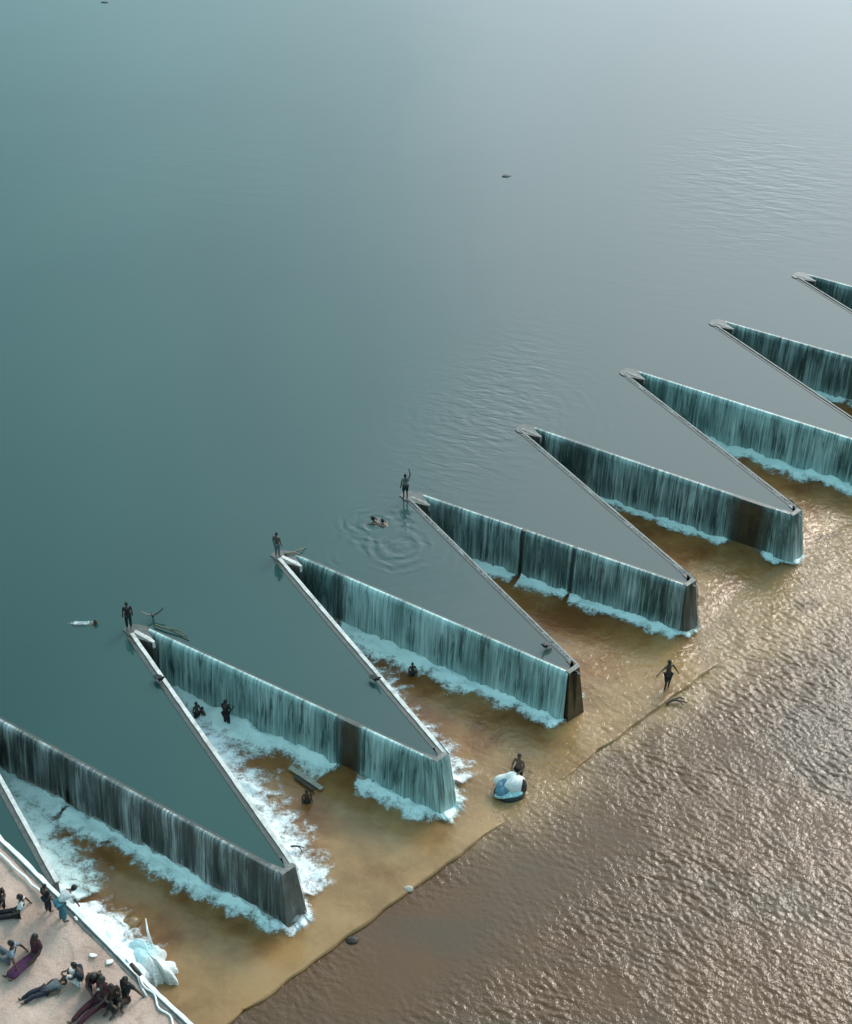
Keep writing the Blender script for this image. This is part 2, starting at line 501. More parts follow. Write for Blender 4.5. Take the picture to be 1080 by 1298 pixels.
def make_bay(k):
    g = BAYS[k]
    root = empty('weir_bay', (D[k].x, D[k].y, 0))
    tag(root, LAB[k], 'weir bay', 'bays of the zigzag weir')
    z0 = -0.8
    nose_m = {1: M['nose_grey'], 2: M['wall_dry'], 3: M['nose_brown'], 4: M['nose_brown'], 5: M['nose_grey']}.get(k, M['nose_brown'])
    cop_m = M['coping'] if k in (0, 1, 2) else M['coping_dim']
    fs, bs, d, df, db, pf, pb = (g[x] for x in ('fs', 'bs', 'd', 'df', 'db', 'pf', 'pb'))
    cut = 0.7
    f_end, b_end = g['dF'] - df * cut, g['dB'] - db * cut
    if k == 0:
        # only its right wall, ending in the bank
        t = (22.35 - e_of(bs)) / e_of(g['dB'] - bs)
        b_end = bs + (g['dB'] - bs) * t
    if k > 0:
        v, f = prism([fs, f_end, f_end + pf * TW, fs + pf * TW], [fs, f_end, f_end + pf * TW, fs + pf * TW], z0, HC)
        child(fix_normals(mesh_obj('overflow_wall', v, f, M['wall'])), root)
    tb = 0.36 if k < 3 else 0.22
    plan = [bs, b_end, b_end + pb * tb, bs + pb * tb]
    v, f = prism(plan, plan, z0, HC)
    child(fix_normals(mesh_obj('overflow_wall', v, f, M['wall'] if k else M['wall_dry'])), root)
    if k in (2, 5):
        c0, c1 = (11.75, 13.2) if k == 2 else (12.9, 15.2)
        q0, q1 = fs + df * c0, fs + df * c1
        v, f = prism([q0, q1, q1 - pf * 0.012, q0 - pf * 0.012], [q0, q1, q1 - pf * 0.012, q0 - pf * 0.012], 0.02, HC - 0.16)
        child(fix_normals(mesh_obj('dry_patch', v, f, M['nose_brown'])), root)
    # coping on the back wall, a thin kerb on its outer half
    a, b = bs, (g['dB'] - db * 0.10 if k else b_end)
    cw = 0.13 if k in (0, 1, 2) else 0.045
    segs = 26
    vs, fc = [], []
    for i in range(segs + 1):
        p = a.lerp(b, i / segs)
        w = cw * (0.9 + 0.2 * rng.random()); hh = HC + 0.045 + 0.008 * rng.random()
        for q, zz in ((p - pb * 0.05, HC - 0.10), (p - pb * 0.05, hh), (p + pb * w, hh), (p + pb * w, HC - 0.02)):
            vs.append((q.x, q.y, zz))
    for i in range(segs):
        for j in range(4):
            fc.append((4 * i + j, 4 * i + 4 + j, 4 * i + 4 + (j + 1) % 4, 4 * i + (j + 1) % 4))
    fc += [(0, 1, 2, 3), tuple(4 * segs + j for j in (3, 2, 1, 0))]
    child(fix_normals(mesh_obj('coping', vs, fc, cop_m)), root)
    if k > 0:
        # nose: battered prism closing the V
        tl = f_end; tr = b_end
        side = EV
        fl, fr = g['dF'], g['dB']
        top = [tl, fl, fr, tr, tr + pb * TW, g['apex_in'] - NV * 0.3, tl + pf * TW]
        bl, br = fl - side * 0.14 + NV * 0.26, fr + side * 0.36 + NV * 0.30
        bot = [tl, bl, br, tr - pb * 0.02, tr + pb * TW, g['apex_in'] - NV * 0.3, tl + pf * TW]
        v, f = prism(bot, top, z0, HC + 0.02)
        nose = child(fix_normals(mesh_obj('nose_pier', v, f, nose_m)), root)
        ctop = [fl + NV * 0.04 - side * 0.03, fr + NV * 0.04 + side * 0.03, fr - NV * 0.22, fl - NV * 0.22]
        v, f = prism(ctop, ctop, HC + 0.02, HC + 0.07)
        child(fix_normals(mesh_obj('nose_cap', v, f, M['nose_grey']), 0.02), nose)
        nose.children[0].matrix_parent_inverse = Matrix.Identity(4)
        nose.children[0].parent = nose
    # pier in the upstream corner that this bay shares with the next one
    u = U[k]
    nxt = u + EV * 0.60
    tipm = (u + nxt) / 2 - NV * (0.70 if k < 4 else 0.40)
    corner = (u + nxt) / 2 + NV * 1.25
    plan = [u - EV * 0.26, u - EV * 0.16 - NV * (0.55 if k < 4 else 0.3), tipm, nxt - NV * 0.35, nxt + EV * 0.20, corner + EV * 0.08, corner - EV * 0.08]
    v, f = prism(plan, plan, z0, HC + 0.03)
    pier = child(fix_normals(mesh_obj('corner_pier', v, f, M['wall_dry'])), root)
    # pale worn ledge in the inner corner of the pier
    plan = [u + NV * 0.0 + EV * 0.06, u - NV * 0.10 + EV * 0.26, corner + EV * 0.13 - NV * 0.35, corner + EV * 0.10 + NV * 0.04, corner - EV * 0.05 + NV * 0.04]
    v, f = prism(plan, plan, HC - 0.35, HC + 0.05)
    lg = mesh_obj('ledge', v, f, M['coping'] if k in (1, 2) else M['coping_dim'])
    fix_normals(lg, 0.03)
    lg.parent = pier; lg.matrix_parent_inverse = Matrix.Identity(4)
    return root
for k in BAYS: make_bay(k)

# upstream water: everything behind the walls, one flat sheet 2 cm under the crest
def upstream():
    Z = HC - 0.02
    V, F = [], []
    def poly(*ps):
        F.append(tuple(range(len(V), len(V) + len(ps))))
        V.extend((p.x, p.y, Z) for p in ps)
    g0 = BAYS[0]
    t = (22.0 - e_of(g0['bs_in'])) / e_of(g0['dB'] - g0['bs'])
    b_end = g0['bs_in'] + (g0['dB'] - g0['bs']) * t
    row = [b_end.copy(), g0['bs_in']]
    n_back = -62.0
    for k in range(1, 11):
        g = BAYS[k]
        poly(g['fs_in'], g['apex_in'], g['bs_in'])
        row += [g['fs_in'], g['bs_in']]
    row.append(row[-1] + EV * 30)
    poly(en(19, n_of(b_end)), b_end, en(e_of(b_end), n_back), en(19, n_back))
    for a, b in zip(row[:-1], row[1:]):
        poly(a, b, en(e_of(b), n_back), en(e_of(a), n_back))
    e1 = e_of(row[-1])
    poly(en(19, n_back), en(e1, n_back), en(e1, -400), en(19, -400))
    poly(en(e1, n_back), en(3500, n_back), en(3500, -400), en(e1, -400))
    poly(en(-3000, -400), en(19, -400), en(19, -4500), en(-3000, -4500))
    poly(en(-3000, n_back), en(19, n_back), en(19, -400), en(-3000, -400))
    poly(en(19, -400), en(e1, -400), en(e1, -4500), en(19, -4500))
    poly(en(e1, -400), en(3500, -400), en(3500, -4500), en(e1, -4500))
    o = mesh_obj('reservoir_water', V, F, M['up'])
    bm = bmesh.new(); bm.from_mesh(o.data)
    for f in bm.faces:
        f.normal_update()
        if f.normal.z < 0: f.normal_flip()
    bm.to_mesh(o.data); bm.free()
    tag(o, 'still green reservoir water above the weir', None, kind='structure')
upstream()

# ------------------------------------------------------------------ falling water and its foam
def flow_curve(n, s, base, var, gaps, step_m=0.5, L=1.0):
    k = base + (noise1(n, n * step_m / L, -var, var)) + noise1(n, n * 0.12 / L, -var * 0.5, var * 0.5)
    for c, w, amt in gaps:
        k = k * (1 - amt * np.exp(-(np.abs(s - c) / w) ** 4))
    return np.clip(k, 0, 1.15)

def make_fall(k, side, mat, base, var, gaps, label, foam_w, foam_mat, foam_h=0.28, foam_gaps=(), nose_wrap=False):
    g = BAYS[k]
    if side == 'front': a, d, p = g['fs'], g['dF'] - g['df'] * 0.04, g['pf']
    else: a, d, p = g['bs'], g['dB'] - g['db'] * 0.5, g['pb']
    if k == 0:
        t = (22.6 - e_of(a)) / e_of(g['dB'] - a); d = a + (g['dB'] - a) * t
    L = (d - a).length; dr = (d - a).normalized(); out = -p
    s0 = 0.35
    ns = int((L - s0) / 0.07); nt = 16
    s = np.linspace(s0, L, ns)
    fl = flow_curve(ns, s, base, var, gaps, 0.5, L)
    jit = noise1(ns, ns * 0.25 / L, -1, 1) + 0.6 * noise1(ns, ns * 0.1 / L, -1, 1)
    rows = []
    drop = []
    prof = [(-0.14, 0.022, 0.0), (-0.05, 0.03, 0.0), (0.03, 0.01, 0.01)] + [(0.055 + 0.26 * (i / (nt - 4)) ** 0.75, None, i / (nt - 4)) for i in range(1, nt - 2)]
    for o_, dz, t in prof:
        oo = o_ + 0.07 * jit * min(1, t * 2.0) * (0.4 + 0.6 * t)
        z = HC + dz if dz is not None else HC * (1 - t) + 0.0
        P = np.array(a)[None, :2] + s[:, None] * np.array(dr)[None, :2] + oo[:, None] * np.array(out)[None, :2] if np.ndim(oo) else None
        rows.append(np.concatenate([P, np.full((ns, 1), z)], 1)); drop.append(np.full(ns, t))
    V = np.stack(rows, 0)
    root = empty('waterfall', (d.x, d.y, 0))
    tag(root, label, 'waterfall', 'waterfalls over the zigzag weir')
    o = mesh_obj('water_curtain', V.reshape(-1, 3), grid_faces(len(prof), ns), mat, smooth=True)
    attr(o, 'flow', np.tile(fl, len(prof))); attr(o, 'drop', np.concatenate(drop))
    uv = o.data.uv_layers.new(name='UVMap')
    li = np.zeros(len(o.data.loops), dtype=np.int32); o.data.loops.foreach_get('vertex_index', li)
    sv = np.tile(s, len(prof)) + k * 31.7 + (13 if side == 'back' else 0); zv = np.concatenate([r[:, 2] for r in rows])
    uv.data.foreach_set('uv', np.stack([sv[li], zv[li]], 1).astype(np.float32).ravel())
    child(o, root)
    # foam heap at the foot
    nsf = int(L / 0.13); sf = np.linspace(0.6, L + 0.25, nsf)
    w = np.interp(sf / L, [q[0] for q in foam_w], [q[1] for q in foam_w])
    lim = np.maximum(0.05, (sf - 0.2) * 0.5)
    w = np.minimum(w * (0.8 + noise1(nsf, nsf * 0.9 / L, -0.25, 0.25) + 0.4 * noise1(nsf, nsf * 0.3 / L, 0, 1)), lim)
    w = np.maximum(w, 0.05)
    nu = 24
    uu = np.linspace(0, 1, nu)
    O = (np.minimum(0.24, w[None, :] * 0.5) + uu[:, None] * w[None, :])
    X = a.x + sf[None, :] * dr.x + O * out.x; Y = a.y + sf[None, :] * dr.y + O * out.y
    hh = 0.85 * foam_h * (1 - uu[:, None]) ** 1.6 * (0.62 + 0.25 * sample(RIP, DXF, X * 0.6, Y * 0.6) + 0.16 * sample(SWELL, DXF, X * 3, Y * 3)) + 0.022 * np.abs(sample(RIP2, DXF, X * 0.8, Y * 0.8)) * (1 - uu[:, None] ** 3)
    Z = 0.035 + np.clip(hh, 0, None)
    dens = 1.20 - 1.06 * uu[:, None] ** 1.4 - (0.14 if side == 'back' else 0) + np.zeros_like(X)
    if len(gaps) and side == 'front':
        fg = np.interp(sf, s, np.clip(fl / max(base, 0.1), 0, 1))
        dens = dens - 1.3 * (1 - np.clip(fg * 1.5, 0, 1))[None, :] * (0.6 if mat is M['fall_grey'] else 1.0)
    for c, ww, amt in foam_gaps:
        dens -= amt * np.exp(-(np.abs(sf - c) / ww) ** 2)[None, :]
    edge = np.minimum(1, (sf[-1] - sf) / 0.5)
    dens = dens - 0.9 * (1 - edge)[None, :]
    V = np.stack([X, Y, Z], -1).reshape(-1, 3)
    fo = mesh_obj('foam', V, grid_faces(nu, nsf), foam_mat, smooth=True)
    attr(fo, 'dens', dens)
    child(fo, root)
    return root

FALLS = [
 (1, 'front', M['fall_grey'], 0.80, 0.30, [(5.6, 0.12, 1.0), (16.0, 0.7, 0.6)], 'thin grey streaked waterfall nearest the bank', [(0, 1.5), (0.25, 1.35), (0.6, 1.2), (1, 0.8)], M['foam'], 0.35),
 (2, 'front', M['fall_teal'], 1.0, 0.10, [(12.45, 0.72, 1.0), (11.7, 0.12, 0.5)], 'bright teal waterfall broken by a dry brown gap near its end', [(0, 3.6), (0.35, 2.4), (0.5, 1.4), (1, 1.05)], M['foam'], 0.38),
 (3, 'front', M['fall_teal'], 0.98, 0.10, [(3.3, 0.45, 0.75), (1.6, 0.9, 0.5)], 'teal waterfall ending at the sharp dark brown nose', [(0, 2.2), (0.5, 1.5), (1, 0.9)], M['foam'], 0.33),
 (4, 'front', M['fall_mid'], 0.95, 0.22, [(6.6, 0.14, 1.0), (9.6, 0.12, 0.9), (2.0, 0.6, 0.5)], 'dark teal streaked waterfall in the middle of the weir', [(0, 1.3), (0.5, 0.95), (1, 0.75)], M['foam'], 0.26),
 (5, 'front', M['fall_mid'], 0.95, 0.20, [(14.0, 1.15, 1.0), (3.4, 1.1, 0.55)], 'dark waterfall with a square dry brown patch near its end', [(0, 1.2), (0.5, 0.85), (1, 0.65)], M['foam_far'], 0.24),
 (6, 'front', M['fall_teal'], 0.85, 0.12, [], 'teal waterfall cut by the right edge, third from the far end', [(0, 1.4), (1, 1.2)], M['foam_far'], 0.28),
 (7, 'front', M['fall_mid'], 1.0, 0.10, [(9.2, 0.4, 0.6)], 'smooth dark teal waterfall second from the far end', [(0, 1.0), (1, 1.0)], M['foam_far'], 0.24),
 (8, 'front', M['fall_mid'], 0.95, 0.10, [], 'small dark teal waterfall farthest along the weir', [(0, 1.0), (1, 1.0)], M['foam_far'], 0.24),
 (9, 'front', M['fall_mid'], 0.95, 0.10, [], 'waterfall beyond the right edge of the view', [(0, 1.0), (1, 1.0)], M['foam_far'], 0.24),
 (10, 'front', M['fall_mid'], 0.95, 0.10, [], 'waterfall beyond the right edge of the view', [(0, 1.0), (1, 1.0)], M['foam_far'], 0.24),
 (0, 'back', M['fall_grey'], 0.9, 0.2, [], 'waterfall hidden behind the thin wall at the left edge with pale foam at its foot', [(0, 1.9), (0.5, 2.2), (1, 2.4)], M['foam'], 0.35),
 (1, 'back', M['fall_grey'], 0.9, 0.2, [], 'waterfall behind the thin white edged wall with broad white foam', [(0, 2.8), (0.45, 2.9), (0.75, 2.7), (1, 2.2)], M['foam_white'], 0.5),
 (2, 'back', M['fall_grey'], 0.9, 0.2, [], 'waterfall behind the second white edged wall with narrow white foam', [(0, 2.4), (0.6, 2.4), (1, 2.0)], M['foam_white'], 0.45),
 (3, 'back', M['fall_grey'], 0.6, 0.2, [], 'waterfall hidden behind the wall right of the sharp brown nose', [(0, 1.6), (1, 1.2)], M['foam_far'], 0.25),
 (4, 'back', M['fall_grey'], 0.6, 0.2, [], 'waterfall hidden behind the back wall of the middle bay', [(0, 1.4), (1, 1.0)], M['foam_far'], 0.2),
 (5, 'back', M['fall_grey'], 0.6, 0.2, [], 'waterfall hidden behind the back wall beside the square brown patch', [(0, 1.4), (1, 1.0)], M['foam_far'], 0.2),
]
for a in FALLS: make_fall(*a)

# water running down the noses of two bays
def nose_fall(k, label, mat, flow, foam_mat, foam_r):
    g = BAYS[k]; d = g['d']; side = EV
    root = empty('waterfall', (d.x, d.y, 0))
    tag(root, label, 'waterfall', 'waterfalls over the zigzag weir')
    ncol, nrow = 40, 14
    V, dr_, fl = [], [], []
    # path along the top: front corner of the left wall, nose, right wall
    path = [g['dF'] - g['df'] * 0.9 - g['pf'] * 0.03, g['dF'] - side * 0.03 + NV * 0.03, g['dB'] + side * 0.03 + NV * 0.03, g['dB'] - g['db'] * 1.2 - g['pb'] * 0.03]
    cum = [0]
    for i in range(3): cum.append(cum[-1] + (path[i + 1] - path[i]).length)
    cen = (path[0] + path[3]) / 2 - NV * 0.6
    for r in range(nrow):
        t = r / (nrow - 1)
        for c in range(ncol):
            q = c / (ncol - 1) * cum[-1]
            i = max(j for j in range(3) if cum[j] <= q + 1e-9)
            p = path[i].lerp(path[i + 1], (q - cum[i]) / (cum[i + 1] - cum[i]))
            o = (p - cen).normalized()
            p = p + o * (0.05 + (0.46 * t ** 0.9)) + side * rng.normal(0, 0.012)
            V.append((p.x, p.y, (HC + 0.10) * (1 - t) + 0.0)); dr_.append(t); fl.append(flow[0] + (flow[1] - flow[0]) * c / (ncol - 1))
    o = mesh_obj('water_curtain', V, grid_faces(nrow, ncol), mat, smooth=True)
    attr(o, 'flow', np.array(fl) * (0.75 + 0.5 * np.tile(noise1(ncol, 2), nrow))); attr(o, 'drop', dr_)
    uv = o.data.uv_layers.new(name='UVMap')
    li = np.zeros(len(o.data.loops), dtype=np.int32); o.data.loops.foreach_get('vertex_index', li)
    cc = np.tile(np.linspace(0, cum[-1], ncol), nrow) + k * 17; zz = np.array(V)[:, 2]
    uv.data.foreach_set('uv', np.stack([cc[li], zz[li]], 1).astype(np.float32).ravel())
    child(o, root)
    # foam ring at the foot
    nu, na = 14, 60
    X = np.zeros((nu, na)); Y = X.copy(); dn = X.copy()
    base = [Vector((V[(nrow - 1) * ncol + int(i)][0], V[(nrow - 1) * ncol + int(i)][1], 0)) for i in np.linspace(0, ncol - 1, na)]
    rr = foam_r * (0.7 + noise1(na, 5, 0, 0.6))
    for i in range(nu):
        for j in range(na):
            b = base[j]; oo = (b - cen); oo.z = 0; oo.normalize()
            p = b + oo * (-0.12 + rr[j] * i / (nu - 1))
            X[i, j], Y[i, j] = p.x, p.y; dn[i, j] = 1.0 - 0.9 * (i / (nu - 1)) ** 1.3
    Z = 0.04 + 0.22 * (1 - np.linspace(0, 1, nu)[:, None]) * (0.62 + 0.25 * sample(RIP, DXF, X * 0.6, Y * 0.6)).clip(0)
    fo = mesh_obj('foam', np.stack([X, Y, Z], -1).reshape(-1, 3), grid_faces(nu, na), foam_mat, smooth=True)
    attr(fo, 'dens', dn); child(fo, root)
nose_fall(2, 'short waterfall wrapping the nose beside the dry brown gap', M['fall_teal'], (1.0, 0.8), M['foam'], 0.9)
nose_fall(5, 'streaky grey waterfall wrapping the nose beside the square brown patch', M['fall_mid'], (0.9, 1.0), M['foam_far'], 0.4)
nose_fall(1, 'thin trickle of water down the nose nearest the bank', M['fall_grey'], (0.15, 0.8), M['foam_white'], 0.55)
nose_fall(4, 'pale streaks of water down the nose behind the person on the apron edge', M['fall_grey'], (0.1, 1.0), M['foam_far'], 0.3)
#PART2
# ------------------------------------------------------------------ sandy bank, its wall and pipes
BX = [-160, -60, 0, 30, 58, 75, 95, 115, 140, 170, 205, 245, 320, 460]
BYP = [905, 1002, 1060, 1089, 1117, 1133, 1152, 1172, 1197, 1228, 1262, 1299, 1374, 1515]
BZ = [3.1, 3.1, 3.1, 3.1, 3.05, 2.8, 2.45, 2.1, 1.8, 1.65, 1.55, 1.5, 1.4, 1.3]
WL = [at(x, y, z) for x, y, z in zip(BX, BYP, BZ)]
WN = [n_of(p) for p in WL]
def wall_pt(n):
    e = np.interp(n, WN, [e_of(p) for p in WL]); z = np.interp(n, WN, BZ)
    return en(e, n, z)
def bank_at(px, py):
    z = 2.5
    for _ in range(12):
        p = at(px, py, z); z = float(np.interp(n_of(p), WN, BZ)) - 0.10
    return Vector((p.x, p.y, z))

def bank():
    ns = np.arange(WN[0], WN[-1], 0.2); ws = np.concatenate([[0.28], np.arange(0.5, 14, 0.2), [16, 22, 40]])
    V = []
    for n in ns:
        w = wall_pt(n)
        for d in ws:
            p = w - EV * d
            h = 0.035 * sample(SWELL, DXF, np.array([p.x * 3]), np.array([p.y * 3]))[0] + 0.014 * sample(RIP, DXF, np.array([p.x]), np.array([p.y]))[0]
            V.append((p.x, p.y, w.z - 0.10 + h * min(1, d)))
    t = NT('damp_pinkish_sand'); co = t.coord()
    a = t.noise(co, 0.5, 4, 0.6); b = t.noise(co, 9, 4, 0.65)
    col = t.ramp(t.math('ADD', t.math('MULTIPLY', a, 0.7), t.math('MULTIPLY', b, 0.3)), [(0.33, (0.32, 0.20, 0.155)), (0.5, (0.44, 0.30, 0.24)), (0.68, (0.53, 0.38, 0.315))])
    col = t.mix(t.math('MULTIPLY', t.sm(t.noise(co, 1.3, 5, 0.7, 0.8), 0.54, 0.70), 0.55), col, (0.17, 0.115, 0.085))
    col = t.mix(t.sm(t.noise(co, 22, 2, 0.5), 0.66, 0.72), col, (0.11, 0.085, 0.07))
    t.set(Base_Color=col, Roughness=0.75, Normal=t.bump(b, 0.6, 0.06))
    o = mesh_obj('bank', V, grid_faces(len(ns), len(ws)), t.m, smooth=True)
    tag(o, 'pinkish sand bank', None, kind='structure')
    # retaining wall
    base = wall_pt(-46)
    root = empty('bank_wall', (base.x, base.y, 0))
    tag(root, 'pale retaining wall along the sandy bank with white topped edge', 'wall')
    ns = np.arange(WN[0], WN[-1], 0.35)
    def strip(name, x0, x1, z0f, z1f, mat, rough=0.0, par=root):
        V, F = [], []
        for n in ns:
            w = wall_pt(n)
            j = rng.normal(0, rough) if rough else 0
            for x, z in ((x0, z0f(w.z)), (x0, z1f(w.z) + j), (x1 + j, z1f(w.z) + j), (x1 + j, z0f(w.z))):
                p = w + EV * x; V.append((p.x, p.y, z))
        for i in range(len(ns) - 1):
            for j in range(4): F.append((4 * i + j, 4 * i + 4 + j, 4 * i + 4 + (j + 1) % 4, 4 * i + (j + 1) % 4))
        F += [(0, 1, 2, 3), tuple(4 * (len(ns) - 1) + j for j in (3, 2, 1, 0))]
        return child(fix_normals(mesh_obj(name, V, F, mat)), par)
    strip('wall_face', -0.30, 0.0, lambda z: -0.8, lambda z: z - 0.07, M['nose_grey'])
    strip('coping', -0.13, 0.04, lambda z: z - 0.068, lambda z: z + 0.02, M['white'], 0.012)
bank()

def tube(name, pts, rad, mat, parent=None, seg=8):
    V, F = [], []
    n = len(pts)
    rads = rad if isinstance(rad, (list, tuple, np.ndarray)) else [rad] * n
    for i, p in enumerate(pts):
        d = (pts[min(i + 1, n - 1)] - pts[max(i - 1, 0)]).normalized()
        a = d.cross(Vector((0, 0, 1)))
        a = a.normalized() if a.length > 1e-4 else Vector((1, 0, 0))
        b = a.cross(d)
        for j in range(seg):
            th = 2 * math.pi * j / seg
            q = p + (a * math.cos(th) + b * math.sin(th)) * rads[i]
            V.append(tuple(q))
    for i in range(n - 1):
        for j in range(seg): F.append((i * seg + j, i * seg + (j + 1) % seg, (i + 1) * seg + (j + 1) % seg, (i + 1) * seg + j))
    F += [tuple(range(seg))[::-1], tuple((n - 1) * seg + j for j in range(seg))]
    return mesh_obj(name, V, F, mat, parent, smooth=True)

M['wood'] = plain('dark_wet_wood', (0.045, 0.033, 0.024), 0.6, 0.4, 9)
M['wood_pale'] = plain('bleached_wood', (0.32, 0.29, 0.24), 0.7, 0.3, 9)
pts = []
for n in np.linspace(WN[0] + 0.5, n_of(at(66, 1124, 3.3)), 34):
    w = wall_pt(n); pts.append(w - EV * (0.52 + 0.03 * rng.normal()) + Vector((0, 0, 0.04 + 0.01 * rng.normal())))
tag(tube('white_pipe', pts, 0.06, M['white']), 'white pipe lying on the sand beside the upper end of the bank wall', 'pipe')
pts = []
n0, n1 = n_of(at(178, 1236, 1.8)), n_of(at(262, 1318, 1.6))
for i, n in enumerate(np.linspace(n0, n1, 24)):
    w = wall_pt(n); pts.append(w - EV * (0.1 + 0.028 * i + 0.09 * math.sin(i * 0.9)) + Vector((0, 0, 0.05 if i < 3 else -0.03)))
tag(tube('white_rope', pts, 0.045, M['white']), 'thin white rope slack along the lower end of the bank wall', 'rope')
pts = [bank_at(*q) + Vector((0, 0, 0.06)) for q in ((172, 1232), (176, 1243), (180, 1254), (186, 1264))]
tag(tube('white_strap', pts, 0.05, M['white']), 'short white strap hanging off the wall onto the sand', 'strap')

def bank_foam():
    # white water thrown up along the wet face of the bank wall
    nA, nB = n_of(at(52, 1112, 3.0)), n_of(at(176, 1232, 1.6))
    ns = np.arange(nA, nB, 0.10); nu = 30
    w = np.interp(ns, np.linspace(nA, nB, 6), [2.9, 2.6, 2.7, 2.6, 2.2, 1.5]) * (0.85 + noise1(len(ns), 5, -0.18, 0.22) + noise1(len(ns), 2, -0.06, 0.1))
    V, dn = [], []
    for i in range(nu):
        u = i / (nu - 1)
        for j, n in enumerate(ns):
            p = wall_pt(n); o = 0.01 + u * w[j]
            q = p + EV * o
            top = min(p.z - 0.12, 1.75)
            nz = sample(RIP, DXF, np.array([q.x * 1.2]), np.array([q.y * 1.2]))[0]
            V.append((q.x, q.y, 0.05 + (top - 0.05) * (1 - u) ** 1.5 + 0.10 * nz * (1 - u)))
            dn.append((1.25 - 1.05 * u ** 1.6) * min(1, (n - nA) / 0.5, (nB - n) / 0.6))
    o = mesh_obj('bank_foam', V, grid_faces(nu, len(ns)), M['foam_white'], smooth=True)
    attr(o, 'dens', dn)
    tag(o, 'white foam splashing up the wet side of the bank wall', None, kind='stuff')
bank_foam()

# ------------------------------------------------------------------ people
def skin_mesh(joints, edges, radii, sub=1):
    """grow one continuous surface over a skeleton and return its mesh"""
    names = list(joints)
    idx = {n: i for i, n in enumerate(names)}
    me = bpy.data.meshes.new('skeleton')
    me.from_pydata([tuple(joints[n]) for n in names], [(idx[a], idx[b]) for a, b in edges], [])
    o = bpy.data.objects.new('skeleton', me); COL.objects.link(o)
    o.modifiers.new('Skin', 'SKIN').use_smooth_shade = True
    for i, n in enumerate(names):
        r = radii[n]; sv = me.skin_vertices[0].data[i]
        sv.radius = r if isinstance(r, tuple) else (r, r)
        sv.use_root = (i == 0)
    if sub:
        m = o.modifiers.new('Sub', 'SUBSURF'); m.levels = sub; m.render_levels = sub
    dg = bpy.context.evaluated_depsgraph_get()
    out = bpy.data.meshes.new_from_object(o.evaluated_get(dg))
    bpy.data.objects.remove(o); bpy.data.meshes.remove(me)
    out.materials.clear()
    return out

